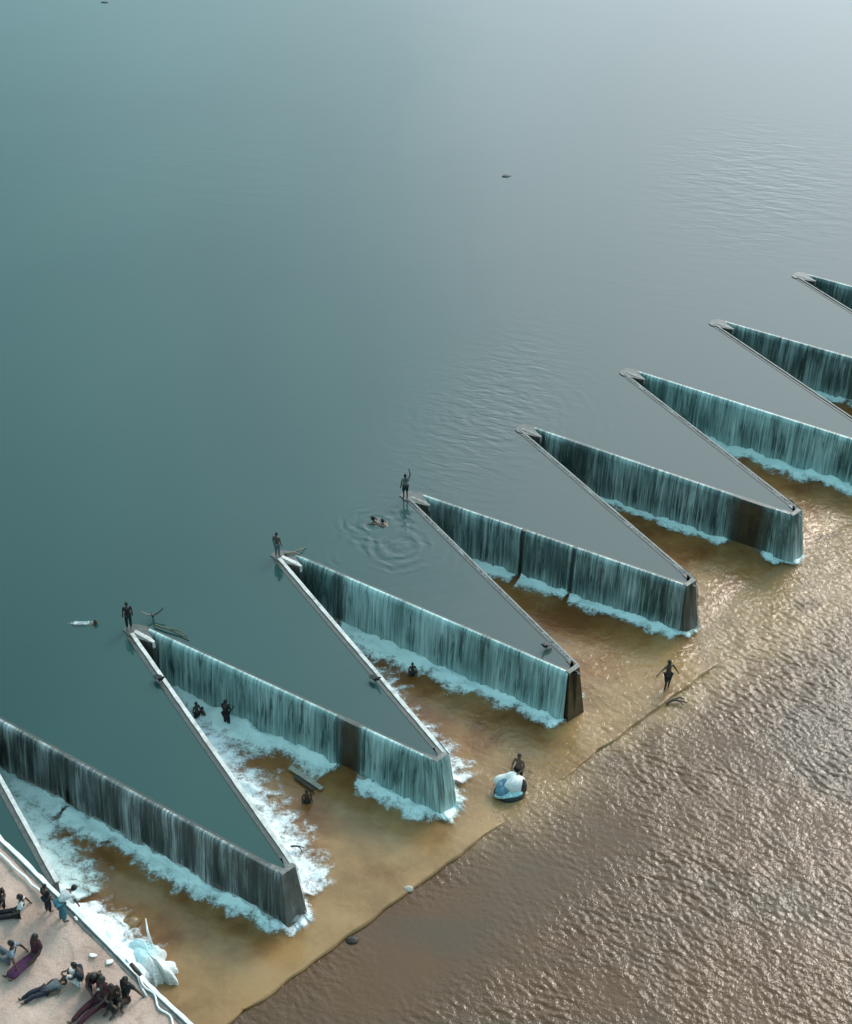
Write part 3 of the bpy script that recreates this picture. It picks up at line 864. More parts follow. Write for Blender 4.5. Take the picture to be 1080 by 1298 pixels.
V3 = lambda *a: Vector(a)
def base_pose(kind):
    J = dict(pelvis=V3(0, 0, .88), spine=V3(0, .01, 1.05), chest=V3(0, .0, 1.25), neck=V3(0, .0, 1.41), head=V3(0, .02, 1.52))
    L = {}
    def both(name, x, y, z):
        L[name + 'L'] = V3(-x, y, z); L[name + 'R'] = V3(x, y, z)
    both('sh', .175, 0, 1.34); both('el', .235, -.02, 1.08); both('wr', .25, .07, .85)
    both('hip', .09, 0, .84); both('kn', .10, .03, .47); both('an', .10, -.02, .07); both('toe', .12, .16, .035)
    if kind == 'stand_hips': both('el', .36, -.06, 1.12); both('wr', .21, .05, .97)
    if kind == 'arms_out':
        L['elR'] = V3(.44, .06, 1.30); L['wrR'] = V3(.68, .14, 1.27); L['elL'] = V3(-.33, .02, 1.12); L['wrL'] = V3(-.42, .12, .92)
        L['knR'] = V3(.15, .10, .48); L['anR'] = V3(.17, .06, .07); L['toeR'] = V3(.2, .24, .035)
    if kind == 'carry': both('el', .25, .1, 1.05); both('wr', .16, .36, 1.02)
    if kind == 'reach_up': L['elR'] = V3(.30, .05, 1.55); L['wrR'] = V3(.26, .10, 1.78)
    if kind == 'bend':
        J.update(spine=V3(0, .14, 1.02), chest=V3(0, .32, 1.10), neck=V3(0, .47, 1.14), head=V3(0, .58, 1.13))
        both('sh', .175, .40, 1.08); both('el', .22, .44, .82); both('wr', .18, .52, .60); both('kn', .12, .06, .47)
    if kind in ('recline', 'sit', 'sit_lean'):
        J.update(pelvis=V3(0, 0, .13), spine=V3(0, -.09, .30), chest=V3(0, -.16, .50), neck=V3(0, -.17, .66), head=V3(0, -.14, .77))
        both('sh', .175, -.17, .59); both('hip', .10, .06, .13)
        both('kn', .11, .50, .17); both('an', .10, .94, .07); both('toe', .12, 1.02, .18)
        L['elR'] = V3(.33, -.28, .36); L['wrR'] = V3(.40, -.38, .09); L['elL'] = V3(-.25, .0, .38); L['wrL'] = V3(-.16, .24, .26)
        if kind == 'sit':
            J.update(spine=V3(0, -.02, .32), chest=V3(0, .02, .53), neck=V3(0, .07, .68), head=V3(0, .12, .79))
            both('sh', .175, .03, .61); both('kn', .14, .40, .46); both('an', .13, .44, .07); both('toe', .14, .60, .035)
            both('el', .24, .20, .42); both('wr', .10, .46, .40)
        if kind == 'sit_lean':
            both('kn', .18, .36, .40); both('an', .12, .66, .07); both('toe', .13, .82, .05); L['elL'] = V3(-.33, -.26, .36); L['wrL'] = V3(-.38, -.36, .09)
    if kind == 'crouch':
        J.update(pelvis=V3(0, -.16, .30), spine=V3(0, -.06, .46), chest=V3(0, .08, .63), neck=V3(0, .20, .75), head=V3(0, .29, .83))
        both('sh', .175, .12, .70); both('hip', .10, -.12, .30); both('kn', .17, .26, .50); both('an', .14, .02, .07); both('toe', .16, .20, .035)
        both('el', .24, .33, .50); both('wr', .14, .50, .40)
    if kind == 'lie':
        J.update(pelvis=V3(0, 0, .13), spine=V3(0, -.18, .14), chest=V3(0, -.38, .17), neck=V3(0, -.54, .22), head=V3(0, -.66, .27))
        both('sh', .175, -.46, .17); both('el', .30, -.36, .09); both('wr', .24, -.12, .07); both('hip', .10, .05, .12)
        both('kn', .11, .44, .20); both('an', .10, .84, .07); both('toe', .12, .92, .17)
    if kind == 'swim':
        J.update(pelvis=V3(0, -.46, -.16), spine=V3(0, -.28, -.11), chest=V3(0, -.08, -.03), neck=V3(0, .07, .05), head=V3(0, .15, .13))
        both('sh', .19, .0, .0); both('hip', .09, -.5, -.18); both('kn', .11, -.86, -.26); both('an', .1, -1.22, -.24); both('toe', .1, -1.34, -.26)
        both('el', .32, .22, -.03); both('wr', .20, .46, -.02)
    J.update(L)
    return J

RAD = dict(pelvis=(.135, .105), spine=(.120, .090), chest=(.150, .105), neck=.055, head=.060, sh=.062, el=.043, wr=.029, hip=.088, kn=.060, an=.040, toe=(.045, .028))
def radius(n, grow=0.0):
    r = RAD.get(n, RAD.get(n[:-1]))
    return (r[0] + grow, r[1] + grow) if isinstance(r, tuple) else r + grow

def head_mesh(me_mats):
    bm = bmesh.new()
    bmesh.ops.create_uvsphere(bm, u_segments=20, v_segments=14, radius=1.0)
    for v in bm.verts:
        x, y, z = v.co
        jaw = 1 - 0.28 * max(0, -z) ** 1.5
        y2 = y * 0.097 * (1.05 if y < 0 else 0.95)
        v.co = Vector((x * 0.076 * jaw, y2, z * 0.118))
        if y > 0.75 and abs(x) < 0.3 and -0.35 < z < 0.15: v.co.y += 0.022 * (1 - abs(x) / 0.3)      # nose
        if y > 0.3 and z < -0.75: v.co.y += 0.012                                                      # chin
        if y > 0.6 and 0.05 < z < 0.3 and 0.2 < abs(x) < 0.6: v.co.y -= 0.006                          # sockets
    def blob(c, s, mi):
        r = bmesh.ops.create_icosphere(bm, subdivisions=1, radius=1.0)
        for v in r['verts']:
            v.co = Vector((v.co.x * s[0] + c[0], v.co.y * s[1] + c[1], v.co.z * s[2] + c[2]))
            for f in v.link_faces: f.material_index = mi
    for sx in (-1, 1):
        blob((sx * 0.030, 0.083, 0.012), (0.012, 0.008, 0.008), 1)
        blob((sx * 0.077, -0.005, -0.005), (0.010, 0.020, 0.030), 0)
    blob((0, 0.086, -0.060), (0.024, 0.010, 0.008), 2)
    return bm

def hand_parts(wr, el, side):
    """palm and five bent fingers as extra joints growing from the wrist"""
    d = (wr - el).normalized()
    up = Vector((0, 0, 1))
    s = d.cross(up)
    s = s.normalized() if s.length > 0.05 else Vector((side, 0, 0))
    n = s.cross(d).normalized()
    J, Ed, Rd = {}, [], {}
    palm = wr + d * 0.075
    t = 'L' if side < 0 else 'R'
    J['palm' + t] = palm; Rd['palm' + t] = (.034, .016); Ed.append(('wr' + t, 'palm' + t))
    for i, (off, ln) in enumerate(((-.030, .066), (-.010, .078), (.010, .074), (.029, .058))):
        a = palm + s * off + d * 0.028; b = a + d * ln * 0.55 - n * 0.010; c = b + d * ln * 0.42 - n * 0.028
        for j, (q, r) in enumerate(((a, .0095), (b, .0088), (c, .0075))):
            J[f'f{i}{j}{t}'] = q; Rd[f'f{i}{j}{t}'] = r
        Ed += [('palm' + t, f'f{i}0{t}'), (f'f{i}0{t}', f'f{i}1{t}'), (f'f{i}1{t}', f'f{i}2{t}')]
    a = wr + d * 0.03 - s * 0.034; b = a + d * 0.035 - s * 0.022
    J['t0' + t] = a; J['t1' + t] = b; Rd['t0' + t] = .012; Rd['t1' + t] = .009
    Ed += [('wr' + t, 't0' + t), ('t0' + t, 't1' + t)]
    return J, Ed, Rd

PCOUNT = [0]
_mats = {}
def cmat(name, col, rough=0.8):
    key = (name, col)
    if key not in _mats: _mats[key] = plain(name, col, rough, 0.3, 12)
    return _mats[key]
SKIN = [(0.085, 0.047, 0.030), (0.12, 0.068, 0.043), (0.060, 0.034, 0.023)]
BLACKHAIR = (0.010, 0.009, 0.008)

def person(loc, face, kind, label, top=None, bottom=None, long_legs=True, scale=1.0, group=None, skin=0, hair=BLACKHAIR, sleeve=0.6, skirt=False):
    J = base_pose(kind)
    E_ = [('pelvis', 'spine'), ('spine', 'chest'), ('chest', 'neck'), ('neck', 'head')]
    for t in 'LR':
        E_ += [('chest', 'sh' + t), ('sh' + t, 'el' + t), ('el' + t, 'wr' + t), ('pelvis', 'hip' + t), ('hip' + t, 'kn' + t), ('kn' + t, 'an' + t), ('an' + t, 'toe' + t)]
    Rd = {n: radius(n) for n in J}
    JJ = dict(J)
    for sd, t in ((-1, 'L'), (1, 'R')):
        a, b, c = hand_parts(J['wr' + t], J['el' + t], sd)
        JJ.update(a); E_ += b; Rd.update(c)
    me = skin_mesh(JJ, E_, Rd, 1)
    # head
    bm = bmesh.new(); bm.from_mesh(me)
    hb = head_mesh(None)
    tmp = bpy.data.meshes.new('t'); hb.to_mesh(tmp); hb.free()
    d = (J['head'] - J['neck']).normalized()
    fw = Vector((0, 1, 0)) if kind != 'lie' else Vector((0, .2, 1))
    fw = (fw - d * fw.dot(d)).normalized() if kind not in ('swim', 'bend') else Vector((0, 1, .1)).normalized()
    upv = d if kind not in ('swim', 'bend') else (Vector((0, -.1, 1)))
    rt = fw.cross(upv).normalized(); upv = rt.cross(fw)
    HM = Matrix((rt, fw, upv)).transposed().to_4x4()
    HM.translation = J['head'] + upv * 0.035
    tmp.transform(HM); bm.from_mesh(tmp); bpy.data.meshes.remove(tmp)
    for f in bm.faces: f.smooth = True
    bm.to_mesh(me); bm.free()
    me.name = 'person'
    for m in (cmat('skin', SKIN[skin], 0.5), cmat('eye', (0.02, 0.015, 0.012), 0.2), cmat('lips', (0.10, 0.035, 0.03), 0.5)): me.materials.append(m)
    o = bpy.data.objects.new('person', me); COL.objects.link(o)
    o.location = loc; o.scale = (scale,) * 3
    o.rotation_euler = (0, 0, math.atan2(-face[0], face[1]))
    tag(o, label, 'person', group)
    def cloth(name, joints, edges, radii, col, sub=1):
        m2 = skin_mesh(joints, edges, radii, sub); m2.name = name
        m2.materials.append(cmat('cloth', col, 0.9))
        for p in m2.polygons: p.use_smooth = True
        c = bpy.data.objects.new(name, m2); COL.objects.link(c); c.parent = o
    g = 0.020
    if top:
        js = {n: J[n] for n in ('pelvis', 'spine', 'chest', 'shL', 'shR')}
        ed = [('pelvis', 'spine'), ('spine', 'chest'), ('chest', 'shL'), ('chest', 'shR')]
        rr = {n: radius(n, g) for n in js}
        for t in 'LR':
            js['s' + t] = J['sh' + t].lerp(J['el' + t], sleeve); rr['s' + t] = 0.062; ed.append(('sh' + t, 's' + t))
        js['collar'] = J['chest'].lerp(J['neck'], .6); rr['collar'] = 0.075; ed.append(('chest', 'collar'))
        cloth('shirt', js, ed, rr, top)
    if bottom:
        if skirt:
            mk, ma = (J['knL'] + J['knR']) / 2, (J['anL'] + J['anR']) / 2
            cloth('wrap_skirt', dict(pelvis=J['pelvis'], mk=mk, ma=ma), [('pelvis', 'mk'), ('mk', 'ma')], dict(pelvis=(.17, .13), mk=(.20, .11), ma=(.22, .10)), bottom)
        else:
            js = {n: J[n] for n in ('pelvis', 'hipL', 'hipR', 'knL', 'knR')}
            ed = [('pelvis', 'hipL'), ('pelvis', 'hipR'), ('hipL', 'knL'), ('hipR', 'knR')]
            rr = {n: radius(n, g + 0.004) for n in js}
            if long_legs:
                for t in 'LR':
                    js['c' + t] = J['kn' + t].lerp(J['an' + t], .9); rr['c' + t] = 0.066; ed.append(('kn' + t, 'c' + t))
            cloth('trousers' if long_legs else 'shorts', js, ed, rr, bottom)
    if hair:
        bm = bmesh.new(); bmesh.ops.create_uvsphere(bm, u_segments=16, v_segments=10, radius=1.0)
        kill = [v for v in bm.verts if v.co.z < -0.35 or (v.co.y > 0.35 and v.co.z < 0.42)]
        bmesh.ops.delete(bm, geom=kill, context='VERTS')
        for v in bm.verts:
            k = 1 + 0.05 * random.random()
            v.co = Vector((v.co.x * 0.086 * k, v.co.y * 0.106 * k - 0.008, v.co.z * 0.128 * k))
        for f in bm.faces: f.smooth = True
        m3 = bpy.data.meshes.new('hair'); bm.to_mesh(m3); bm.free(); m3.transform(HM)
        m3.materials.append(cmat('hair', hair, 0.6))
        h = bpy.data.objects.new('hair', m3); COL.objects.link(h); h.parent = o
    return o

MAROON = (0.055, 0.012, 0.020); PURPLE = (0.085, 0.022, 0.062); BROWN = (0.040, 0.020, 0.015); NAVY = (0.015, 0.02, 0.032)
GREY = (0.10, 0.11, 0.12); WHITE = (0.55, 0.54, 0.52); TEAL = (0.05, 0.16, 0.20); BLUEGREY = (0.16, 0.20, 0.24); BLACK = (0.012, 0.012, 0.013)
BG = 'people resting on the sandy bank'
LD = (-0.62, -0.78)       # towards the lower left of the view
person(bank_at(80, 1168), (0.7, 0.6), 'bend', 'person in teal trousers and pale top bending over the bank wall', WHITE, TEAL, True, 1.25, BG)
person(bank_at(62, 1156), (0.5, 0.8), 'stand', 'person in black standing left of the one bending over the bank wall', BLACK, NAVY, True, 0.95, BG)
person(bank_at(24, 1160), (-0.95, -0.25), 'recline', 'person in pale shirt and black trousers stretched out near the left edge', WHITE, BLACK, True, 1.25, BG, 2)
person(bank_at(-1, 1143), (0.3, -0.9), 'sit', 'person in dark brown sitting half cut off by the left edge, highest on the sand', BROWN, BLACK, True, 1.15, BG)
person(bank_at(13, 1218), (-0.9, 0.1), 'sit_lean', 'person in blue grey clothes sitting near the left edge above the purple skirt', BLUEGREY, GREY, True, 1.3, BG)
person(bank_at(44, 1216), LD, 'recline', 'person with long purple skirt reclining on one straight arm', MAROON, PURPLE, True, 1.4, BG, 2, skirt=True)
person(bank_at(58, 1258), (-0.8, -0.5), 'lie', 'person in dark grey lying curled on the sand left of the tight group', GREY, NAVY, True, 1.15, BG)
person(bank_at(103, 1246), (-0.9, 0.1), 'sit', 'person in dark top and white shorts sitting at the left of the tight group', NAVY, WHITE, False, 1.25, BG)
person(bank_at(122, 1252), (0.2, -0.9), 'crouch', 'person in dark brown crouching in the middle of the tight group', BROWN, MAROON, True, 1.35, BG, 2)
person(bank_at(128, 1272), LD, 'recline', 'person in maroon with legs stretched out towards the bottom edge', MAROON, MAROON, True, 1.5, BG, 2)
person(bank_at(143, 1270), (0.4, -0.8), 'sit', 'person in dark clothes sitting in the tight group, second nearest the wall', BROWN, BLACK, True, 1.3, BG)
person(bank_at(158, 1268), (-0.5, -0.8), 'sit_lean', 'person in black sitting against the bank wall beside the white heap', BLACK, BROWN, True, 1.3, BG, 2)

PZ = HC + 0.04
def on_pier(px, py, z=PZ): return at(px, py, z)
PG = 'people standing on the weir corners'
person(on_pier(164, 796), (-.3, .9), 'stand', 'person in black standing on the weir corner nearest the bank', BLACK, BLACK, True, 0.95, PG, 2)
person(on_pier(352, 705), (.4, .9), 'stand', 'person in olive top standing on the second weir corner from the bank', (0.07, 0.075, 0.05), GREY, True, 0.9, PG)
person(on_pier(514, 632), (-.2, .9), 'reach_up', 'person in grey top with one arm raised on the third weir corner', (0.14, 0.15, 0.15), BLACK, False, 0.95, PG)
person(at(845, 873, -0.10), (.5, -.8), 'arms_out', 'person in black shorts standing on the apron edge with one arm out', None, BLACK, False, 1.1, None, 2)
person(at(657, 994, -0.30), (-.4, -.8), 'carry', 'bare chested person in dark shorts wading behind the white bundle', None, BLACK, False, 1.15, None, 1)

SG = 'swimmers in the reservoir'
person(at(476, 662, HC - 0.02), (-.8, .5), 'swim', 'dark haired swimmer ringed by ripples, left of the pair', None, BLACK, False, 1.2, SG, 2)
person(at(487, 665, HC - 0.02), (-.6, .7), 'swim', 'swimmer ringed by ripples with the lighter back, right of the pair', None, NAVY, False, 1.1, SG, 1)
person(at(118, 792, HC - 0.06), (.9, .1), 'swim', 'swimmer at the end of a white splash near the left edge', None, BLACK, False, 1.0, SG, 1)
FG = 'bathers in the foam below the weir'
person(at(251, 918, -0.45), (.5, -.5), 'stand', 'bather waist deep in foam beside the thin wall', None, BLACK, False, 0.85, FG, 2)
person(at(259, 924, -0.85), (-.6, -.5), 'stand', 'bather chest deep in foam right of the bather beside the thin wall', None, BLACK, False, 0.85, FG, 0)
person(at(288, 921, -0.10), (.5, .8), 'carry', 'bather in black standing right at the foot of the bright waterfall', BLACK, BLACK, True, 1.0, FG, 2)
person(at(390, 1031, -0.75), (.2, -.9), 'stand', 'lone bather deep in brown water below the dry gap', None, BLACK, False, 0.9, FG, 2)
person(at(523, 866, -0.55), (.2, -.9), 'stand', 'lone bather below the teal waterfall with the dark brown nose', None, BLACK, False, 0.8, FG, 2)

def splash(name, c, rx, ry, ang, label, mat, h=0.12):
    nu, na = 16, 48
    V, dn = [], []
    rr = 0.75 + noise1(na, 4, 0, 0.5)
    rr[-1] = rr[0]
    for i in range(nu):
        u = i / (nu - 1)
        for j in range(na):
            th = 2 * math.pi * j / (na - 1)
            x, y = rx * u * rr[j] * math.cos(th), ry * u * rr[j] * math.sin(th)
            V.append((c.x + x * math.cos(ang) - y * math.sin(ang), c.y + x * math.sin(ang) + y * math.cos(ang), c.z + 0.02 + h * (1 - u) * (0.5 + 0.5 * rng.random())))
            dn.append(0.95 - 0.85 * u)
    o = mesh_obj(name, V, grid_faces(nu, na), mat, smooth=True); attr(o, 'dens', dn)
    tag(o, label, None, kind='stuff')
splash('splash', at(103, 791, HC - 0.02), 0.9, 0.28, 0.1, 'white splash trailing behind the swimmer near the left edge', M['foam_white'])
splash('splash', at(376, 1166, 0.0), 0.6, 0.45, 0.4, 'white splash at the foot of the nose nearest the bank', M['foam_white'], 0.25)

# ------------------------------------------------------------------ birds, wood, stones, bundles
def bird(loc, face, label, spread=True, s=1.0):
    J = dict(body=V3(0, 0, .16), tail=V3(0, -.20, .13), tip=V3(0, -.34, .10), breast=V3(0, .12, .20), neck=V3(0, .19, .29), head=V3(0, .23, .36), beak=V3(0, .32, .36),
             legL=V3(-.04, .0, .06), legR=V3(.04, 0, .06), footL=V3(-.04, .03, 0), footR=V3(.04, .03, 0))
    ed = [('body', 'tail'), ('tail', 'tip'), ('body', 'breast'), ('breast', 'neck'), ('neck', 'head'), ('head', 'beak'), ('body', 'legL'), ('body', 'legR'), ('legL', 'footL'), ('legR', 'footR')]
    r = dict(body=.085, tail=.05, tip=(.05, .012), breast=.07, neck=.038, head=.042, beak=.010, legL=.016, legR=.016, footL=.014, footR=.014)
    me = skin_mesh(J, ed, r, 1); me.materials.append(cmat('black_feathers', (0.014, 0.014, 0.017), 0.5))
    for p in me.polygons: p.use_smooth = True
    o = bpy.data.objects.new('bird', me); COL.objects.link(o); o.location = loc; o.scale = (s,) * 3
    o.rotation_euler = (0, 0, math.atan2(-face[0], face[1]))
    tag(o, label, 'bird', 'black birds on the weir')
    for sx in (-1, 1):
        J = dict(a=V3(sx * .06, .04, .20)); rr = dict(a=(.06, .03))
        if spread:
            J.update(b=V3(sx * .26, .05, .30), c=V3(sx * .50, -.02, .44), d=V3(sx * .60, -.10, .52)); rr.update(b=(.09, .02), c=(.075, .014), d=(.02, .008))
        else:
            J.update(b=V3(sx * .085, -.06, .19), c=V3(sx * .07, -.2, .16), d=V3(sx * .05, -.3, .14)); rr.update(b=(.06, .025), c=(.045, .018), d=(.015, .01))
        m2 = skin_mesh(J, [('a', 'b'), ('b', 'c'), ('c', 'd')], rr, 1); m2.materials.append(me.materials[0]); m2.name = 'wing'
        w = bpy.data.objects.new('wing', m2); COL.objects.link(w); w.parent = o
bird(at(194, 783, HC + 0.05), (0.2, -0.9), 'black bird with raised wings on the weir corner nearest the bank', True, 0.95)
bird(at(203, 864, HC + 0.03), (0.7, -0.6), 'black bird perched halfway along the thin white edged wall', False, 1.3)
bird(at(476, 864, HC + 0.03), (0.7, -0.6), 'black bird perched on the second white edged wall', False, 1.2)
bird(at(692, 822, HC + 0.02), (-0.7, -0.6), 'black bird sitting near the tip of the pocket above the brown nose', False, 1.2)

def rock(name, loc, sx, sy, sz, mat, label, cat, seed=0, parent=None, yaw=0.0, amt=0.3):
    bm = bmesh.new(); bmesh.ops.create_icosphere(bm, subdivisions=4, radius=1.0)
    rs = np.random.default_rng(seed); ks = rs.normal(0, 1.8, (7, 3)); ph = rs.uniform(0, 6, 7)
    for v in bm.verts:
        p = np.array(v.co); d = sum(math.sin(float(k @ p) + q) for k, q in zip(ks, ph)) / 7
        v.co = Vector(p * (1 + amt * d)); v.co.x *= sx; v.co.y *= sy; v.co.z *= sz
    for f in bm.faces: f.smooth = True
    me = bpy.data.meshes.new(name); bm.to_mesh(me); bm.free(); me.materials.append(mat)
    o = bpy.data.objects.new(name, me); COL.objects.link(o); o.location = loc; o.rotation_euler = (0, 0, yaw)
    if parent: o.parent = parent
    elif label: tag(o, label, cat)
    return o
M['orange_rock'] = plain('orange_brown_rock', (0.20, 0.115, 0.05), 0.3, 0.5, 4)
M['pale_stone'] = plain('pale_stone', (0.40, 0.35, 0.28), 0.7, 0.3, 6)
M['weed'] = plain('dark_wet_weed', (0.028, 0.040, 0.034), 0.5, 0.4, 10)
rock('boulder', at(154, 1171, -0.06), 0.85, 0.62, 0.24, M['orange_rock'], 'orange brown boulder awash above the white heap', 'boulder', 3, amt=0.75)
rock('floating_weed', at(643, 223, HC - 0.02), 0.42, 0.22, 0.10, M['weed'], 'small dark clump of weed afloat far out on the green water', 'floating weed', 5, yaw=0.5)
rock('floating_weed', at(133, 3, HC - 0.02), 0.40, 0.24, 0.09, M['weed'], 'dark clump of weed afloat at the very top edge', 'floating weed', 6)
rock('stone', at(517, 1127, -0.06), 0.22, 0.16, 0.14, M['pale_stone'], 'small pale stone at the apron edge', 'stone', 8)
rock('stone', at(446, 1192, -0.12), 0.30, 0.22, 0.16, M['wood'], 'dark stone in the river just below the apron edge', 'stone', 9)

def box(name, c, dr, ln, wd, ht, mat, label, cat, tilt=0.0):
    d = Vector(dr).normalized(); o = mesh_obj(name, *prism([V3(-ln / 2, -wd / 2, 0), V3(ln / 2, -wd * .42, 0), V3(ln / 2, wd * .45, 0), V3(-ln / 2, wd / 2, 0)], [V3(-ln / 2, -wd / 2, 0), V3(ln / 2, -wd * .42, 0), V3(ln / 2, wd * .45, 0), V3(-ln / 2, wd / 2, 0)], 0, ht), mat)
    fix_normals(o, 0.012); o.location = c; o.rotation_euler = (0, tilt, math.atan2(d.y, d.x)); tag(o, label, cat); return o
a, b = at(368, 974, 0.1), at(408, 1000, 0.1)
box('plank', (a + b) / 2, b - a, (b - a).length, 0.26, 0.07, M['wood_pale'], 'long pale plank stranded in the foam below the bright waterfall', 'plank', 0.03)
a, b = at(374, 984, 0.12), at(398, 1003, 0.08)
box('plank', (a + b) / 2, b - a, (b - a).length, 0.20, 0.06, M['wood'], 'short dark plank in front of the long pale plank', 'plank', -0.02)
a, b = at(453, 984, 0.2), at(474, 992, 0.2)
box('plank', (a + b) / 2, b - a, (b - a).length, 0.14, 0.08, M['wood_pale'], 'pale plank caught under the dry brown gap', 'plank', 0.0)

def branch(name, chains, rads, mat, label, cat='branch'):
    J, ed, rr = {}, [], {}
    first = None
    for ci, ch in enumerate(chains):
        prev = None
        for i, p in enumerate(ch):
            key = f'{ci}_{i}'
            if i == 0 and ci > 0:
                prev = min((k for k in J), key=lambda k: (J[k] - p).length); continue
            J[key] = p; rr[key] = rads[ci] * (1 - 0.7 * i / max(1, len(ch) - 1)) + 0.006
            if prev: ed.append((prev, key))
            prev = key
    c0 = chains[0][0].copy()
    me = skin_mesh({k: v - c0 for k, v in J.items()}, ed, rr, 1); me.materials.append(mat)
    o = bpy.data.objects.new(name, me); COL.objects.link(o); o.location = c0; tag(o, label, cat)
A = lambda x, y, z: at(x, y, z)
branch('branch', [[A(844, 893, -.05), A(852, 887, .05), A(862, 888, .08), A(872, 891, .05)], [A(852, 887, .05), A(862, 884, .10), A(868, 886, .06)], [A(862, 888, .08), A(866, 894, .0)]], [.07, .05, .04], M['wood'], 'dark forked branch on the apron edge at the feet of the lone person')
branch('branch', [[A(196, 792, HC + .10), A(212, 797, HC + .12), A(228, 804, HC + .06), A(240, 812, HC + .0)], [A(212, 797, HC + .12), A(226, 799, HC + .16), A(238, 806, HC + .03)]], [.05, .04], plain('olive_twigs', (0.085, 0.08, 0.04), 0.7, 0.3, 8), 'thin olive branch trailing along the wall from the corner nearest the bank')
branch('branch', [[A(360, 702, HC + .08), A(372, 700, HC + .14), A(380, 703, HC + .03), A(386, 708, HC - .02)], [A(372, 700, HC + .14), A(382, 696, HC + .12), A(388, 694, HC)]], [.05, .04], plain('tan_twigs', (0.16, 0.12, 0.08), 0.7, 0.3, 8), 'tan twigs caught behind the second weir corner')
branch('branch', [[A(112 + 256, 1073, .45), A(378, 1072, .35), A(386, 1075, .2)], [A(378, 1072, .35), A(384, 1080, .15)]], [.05, .03], M['wood'], 'dark twig lying on the white foam behind the nearest bay')

for i, (x, y, lab) in enumerate(((118, 1212, 'white scrap on the sand, uppermost beside the bank wall'), (139, 1220, 'white scrap on the sand close under the wall coping'), (129, 1268, 'white scrap on the lap of the tight group'), (97, 1166, 'white scrap against the wall beside the teal trousers'))):
    p = bank_at(x, y)
    rock('litter', p + V3(0, 0, 0.08 if i != 2 else 0.75), 0.15, 0.09, 0.035, M['white'], lab, 'litter', 20 + i, amt=0.95, yaw=0.7 * i)

# wading person's white bundle: a tied sack with a blue cloth and a black ring at the waterline
root = empty('bundle', at(646, 1003, -0.12)); tag(root, 'white sack bundle with blue cloth on a dark base before the wading person', 'bundle')
rock('sack', V3(0.0, 0.05, 0.62), 0.62, 0.45, 0.48, plain('white_sacking', (0.66, 0.66, 0.64), 0.8, 0.15, 8), None, None, 31, root, 0.2, 0.8)
rock('blue_cloth', V3(-0.32, -0.22, 0.52), 0.42, 0.34, 0.36, plain('blue_cloth', (0.10, 0.20, 0.27), 0.8, 0.4, 6), None, None, 32, root, 0.5, 0.8)
rock('cyan_wrap', V3(-0.05, -0.30, 0.22), 0.50, 0.26, 0.20, plain('pale_cyan_cloth', (0.36, 0.58, 0.60), 0.8, 0.4, 9), None, None, 33, root, 0.1, 0.9)
ring = []
for i in range(25):
    th = 2 * math.pi * i / 24
    ring.append(V3(0.56 * math.cos(th), 0.5 * math.sin(th) - 0.08, 0.02))
tube('float_tube', ring, 0.17, plain('plain_black', (0.012, 0.012, 0.013), 0.5, 0.2, 5), root, 10)
rock('dark_bag', V3(0.55, -0.12, 0.45), 0.24, 0.22, 0.34, cmat('cloth', (0.05, 0.035, 0.03), 0.9), None, None, 34, root, 0.0, 0.4)

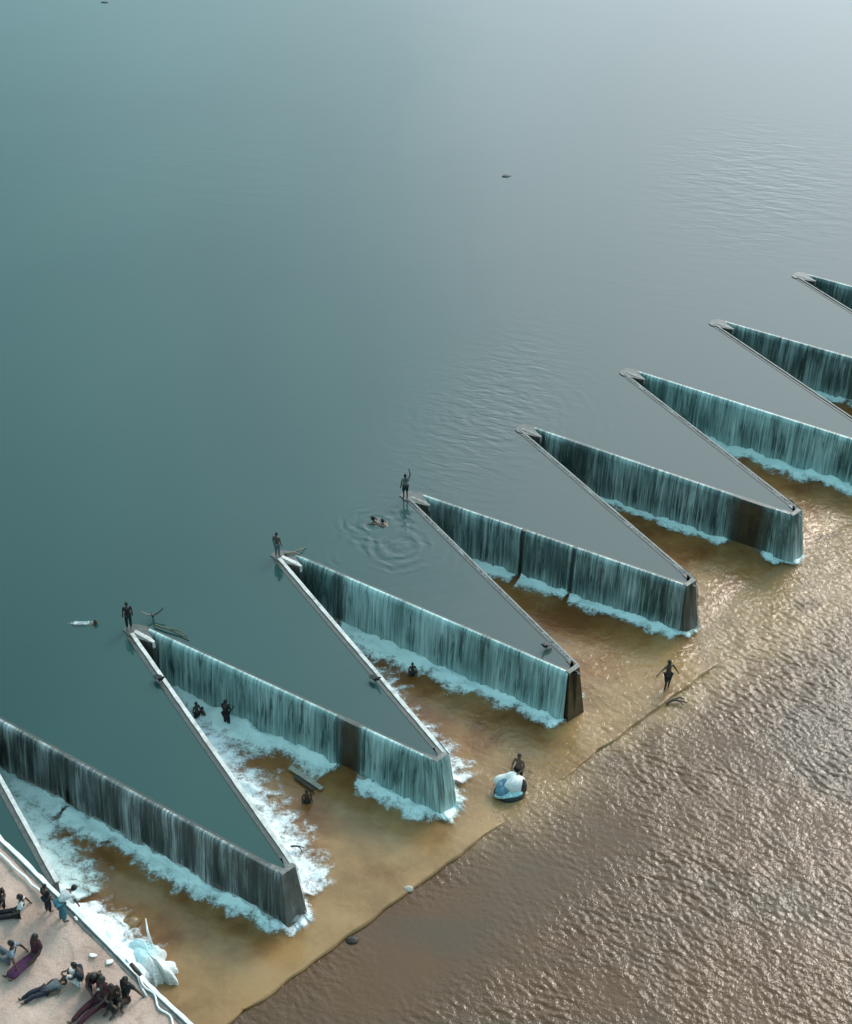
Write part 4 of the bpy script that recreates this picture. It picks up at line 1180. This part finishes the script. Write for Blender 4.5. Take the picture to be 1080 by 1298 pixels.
# big white sheet heaped over the wall
def heap():
    outl = [(150, 1190), (158, 1186), (168, 1187), (178, 1181), (186, 1186), (193, 1191), (204, 1193), (214, 1201), (222, 1212), (226, 1224), (221, 1235), (212, 1236), (203, 1232), (196, 1241), (184, 1240), (172, 1232), (160, 1219), (152, 1204)]
    c = at(188, 1216, 0.5)
    n = len(outl); na = 96; nu = 26
    P = [at(x, y + 6, 0.35) for x, y in outl]
    V, tint = [], []
    for i in range(nu):
        u = i / (nu - 1)
        for j in range(na):
            q = j / na * n; k = int(q); f = q - k
            p = P[k % n].lerp(P[(k + 1) % n], f)
            th = 2 * math.pi * j / na
            rag = 1 + 0.10 * math.sin(th * 9 + 1.3) * u + 0.07 * math.sin(th * 17 + 0.4) * u
            x = c.x + (p.x - c.x) * u * rag; y = c.y + (p.y - c.y) * u * rag
            fold = 0.11 * math.sin(th * 7 + 3 * u + 1.1 * math.sin(th * 3)) * u + 0.04 * math.sin(th * 13 + 5 * u) * u
            crease = 0.045 * sample(SWELL, DXF, np.array([x * 5]), np.array([y * 5]))[0] + 0.035 * sample(RIP, DXF, np.array([x * 0.9]), np.array([y * 0.9]))[0]
            z = 0.10 + 0.95 * (1 - u ** 2.6) + (fold + crease) * (1 - u ** 6) - (0.25 if u == 1 else 0)
            hol = math.exp(-(((x - c.x - 0.55) / 0.35) ** 2 + ((y - c.y - 0.1) / 0.35) ** 2))
            V.append((x, y, z - 0.55 * hol))
            tint.append(float(sstep(np.array(x - c.x + 0.25 * math.sin(y * 3)), 0.35, -0.15)))
    F = [(i * na + j, i * na + (j + 1) % na, (i + 1) * na + (j + 1) % na, (i + 1) * na + j) for i in range(nu - 1) for j in range(na)]
    t = NT('crumpled_white_sheet'); co = t.coord()
    col = t.mix(t.attr('tint'), (0.80, 0.79, 0.75), (0.52, 0.74, 0.76))
    nz = t.noise(co, 5.0, 5, 0.65, 1.6)
    col = t.mix(t.math('MULTIPLY', t.sm(nz, 0.55, 0.75), 0.35), col, (0.40, 0.44, 0.43))
    t.set(Base_Color=col, Roughness=0.6, Normal=t.bump(nz, 0.8, 0.16))
    root = empty('tarpaulin', (c.x, c.y, 0))
    tag(root, 'big crumpled white and pale blue sheet heaped in the water against the bank wall', 'tarpaulin')
    o = mesh_obj('sheet', V, F, t.m, smooth=True); attr(o, 'tint', tint); child(o, root)
    child(tube('pole', [at(192, 1196, 1.0), at(187, 1180, 1.4), at(184.5, 1164, 1.75)], [0.06, 0.045, 0.02], M['white']), root)
heap()
a, b = at(166, 1222, 1.95), at(178, 1236, 1.85)
tag(tube('dark_pole', [a, a.lerp(b, .5), b], [0.09, 0.1, 0.07], M['wood']), 'short dark log on the wall at the foot of the white heap', 'log')
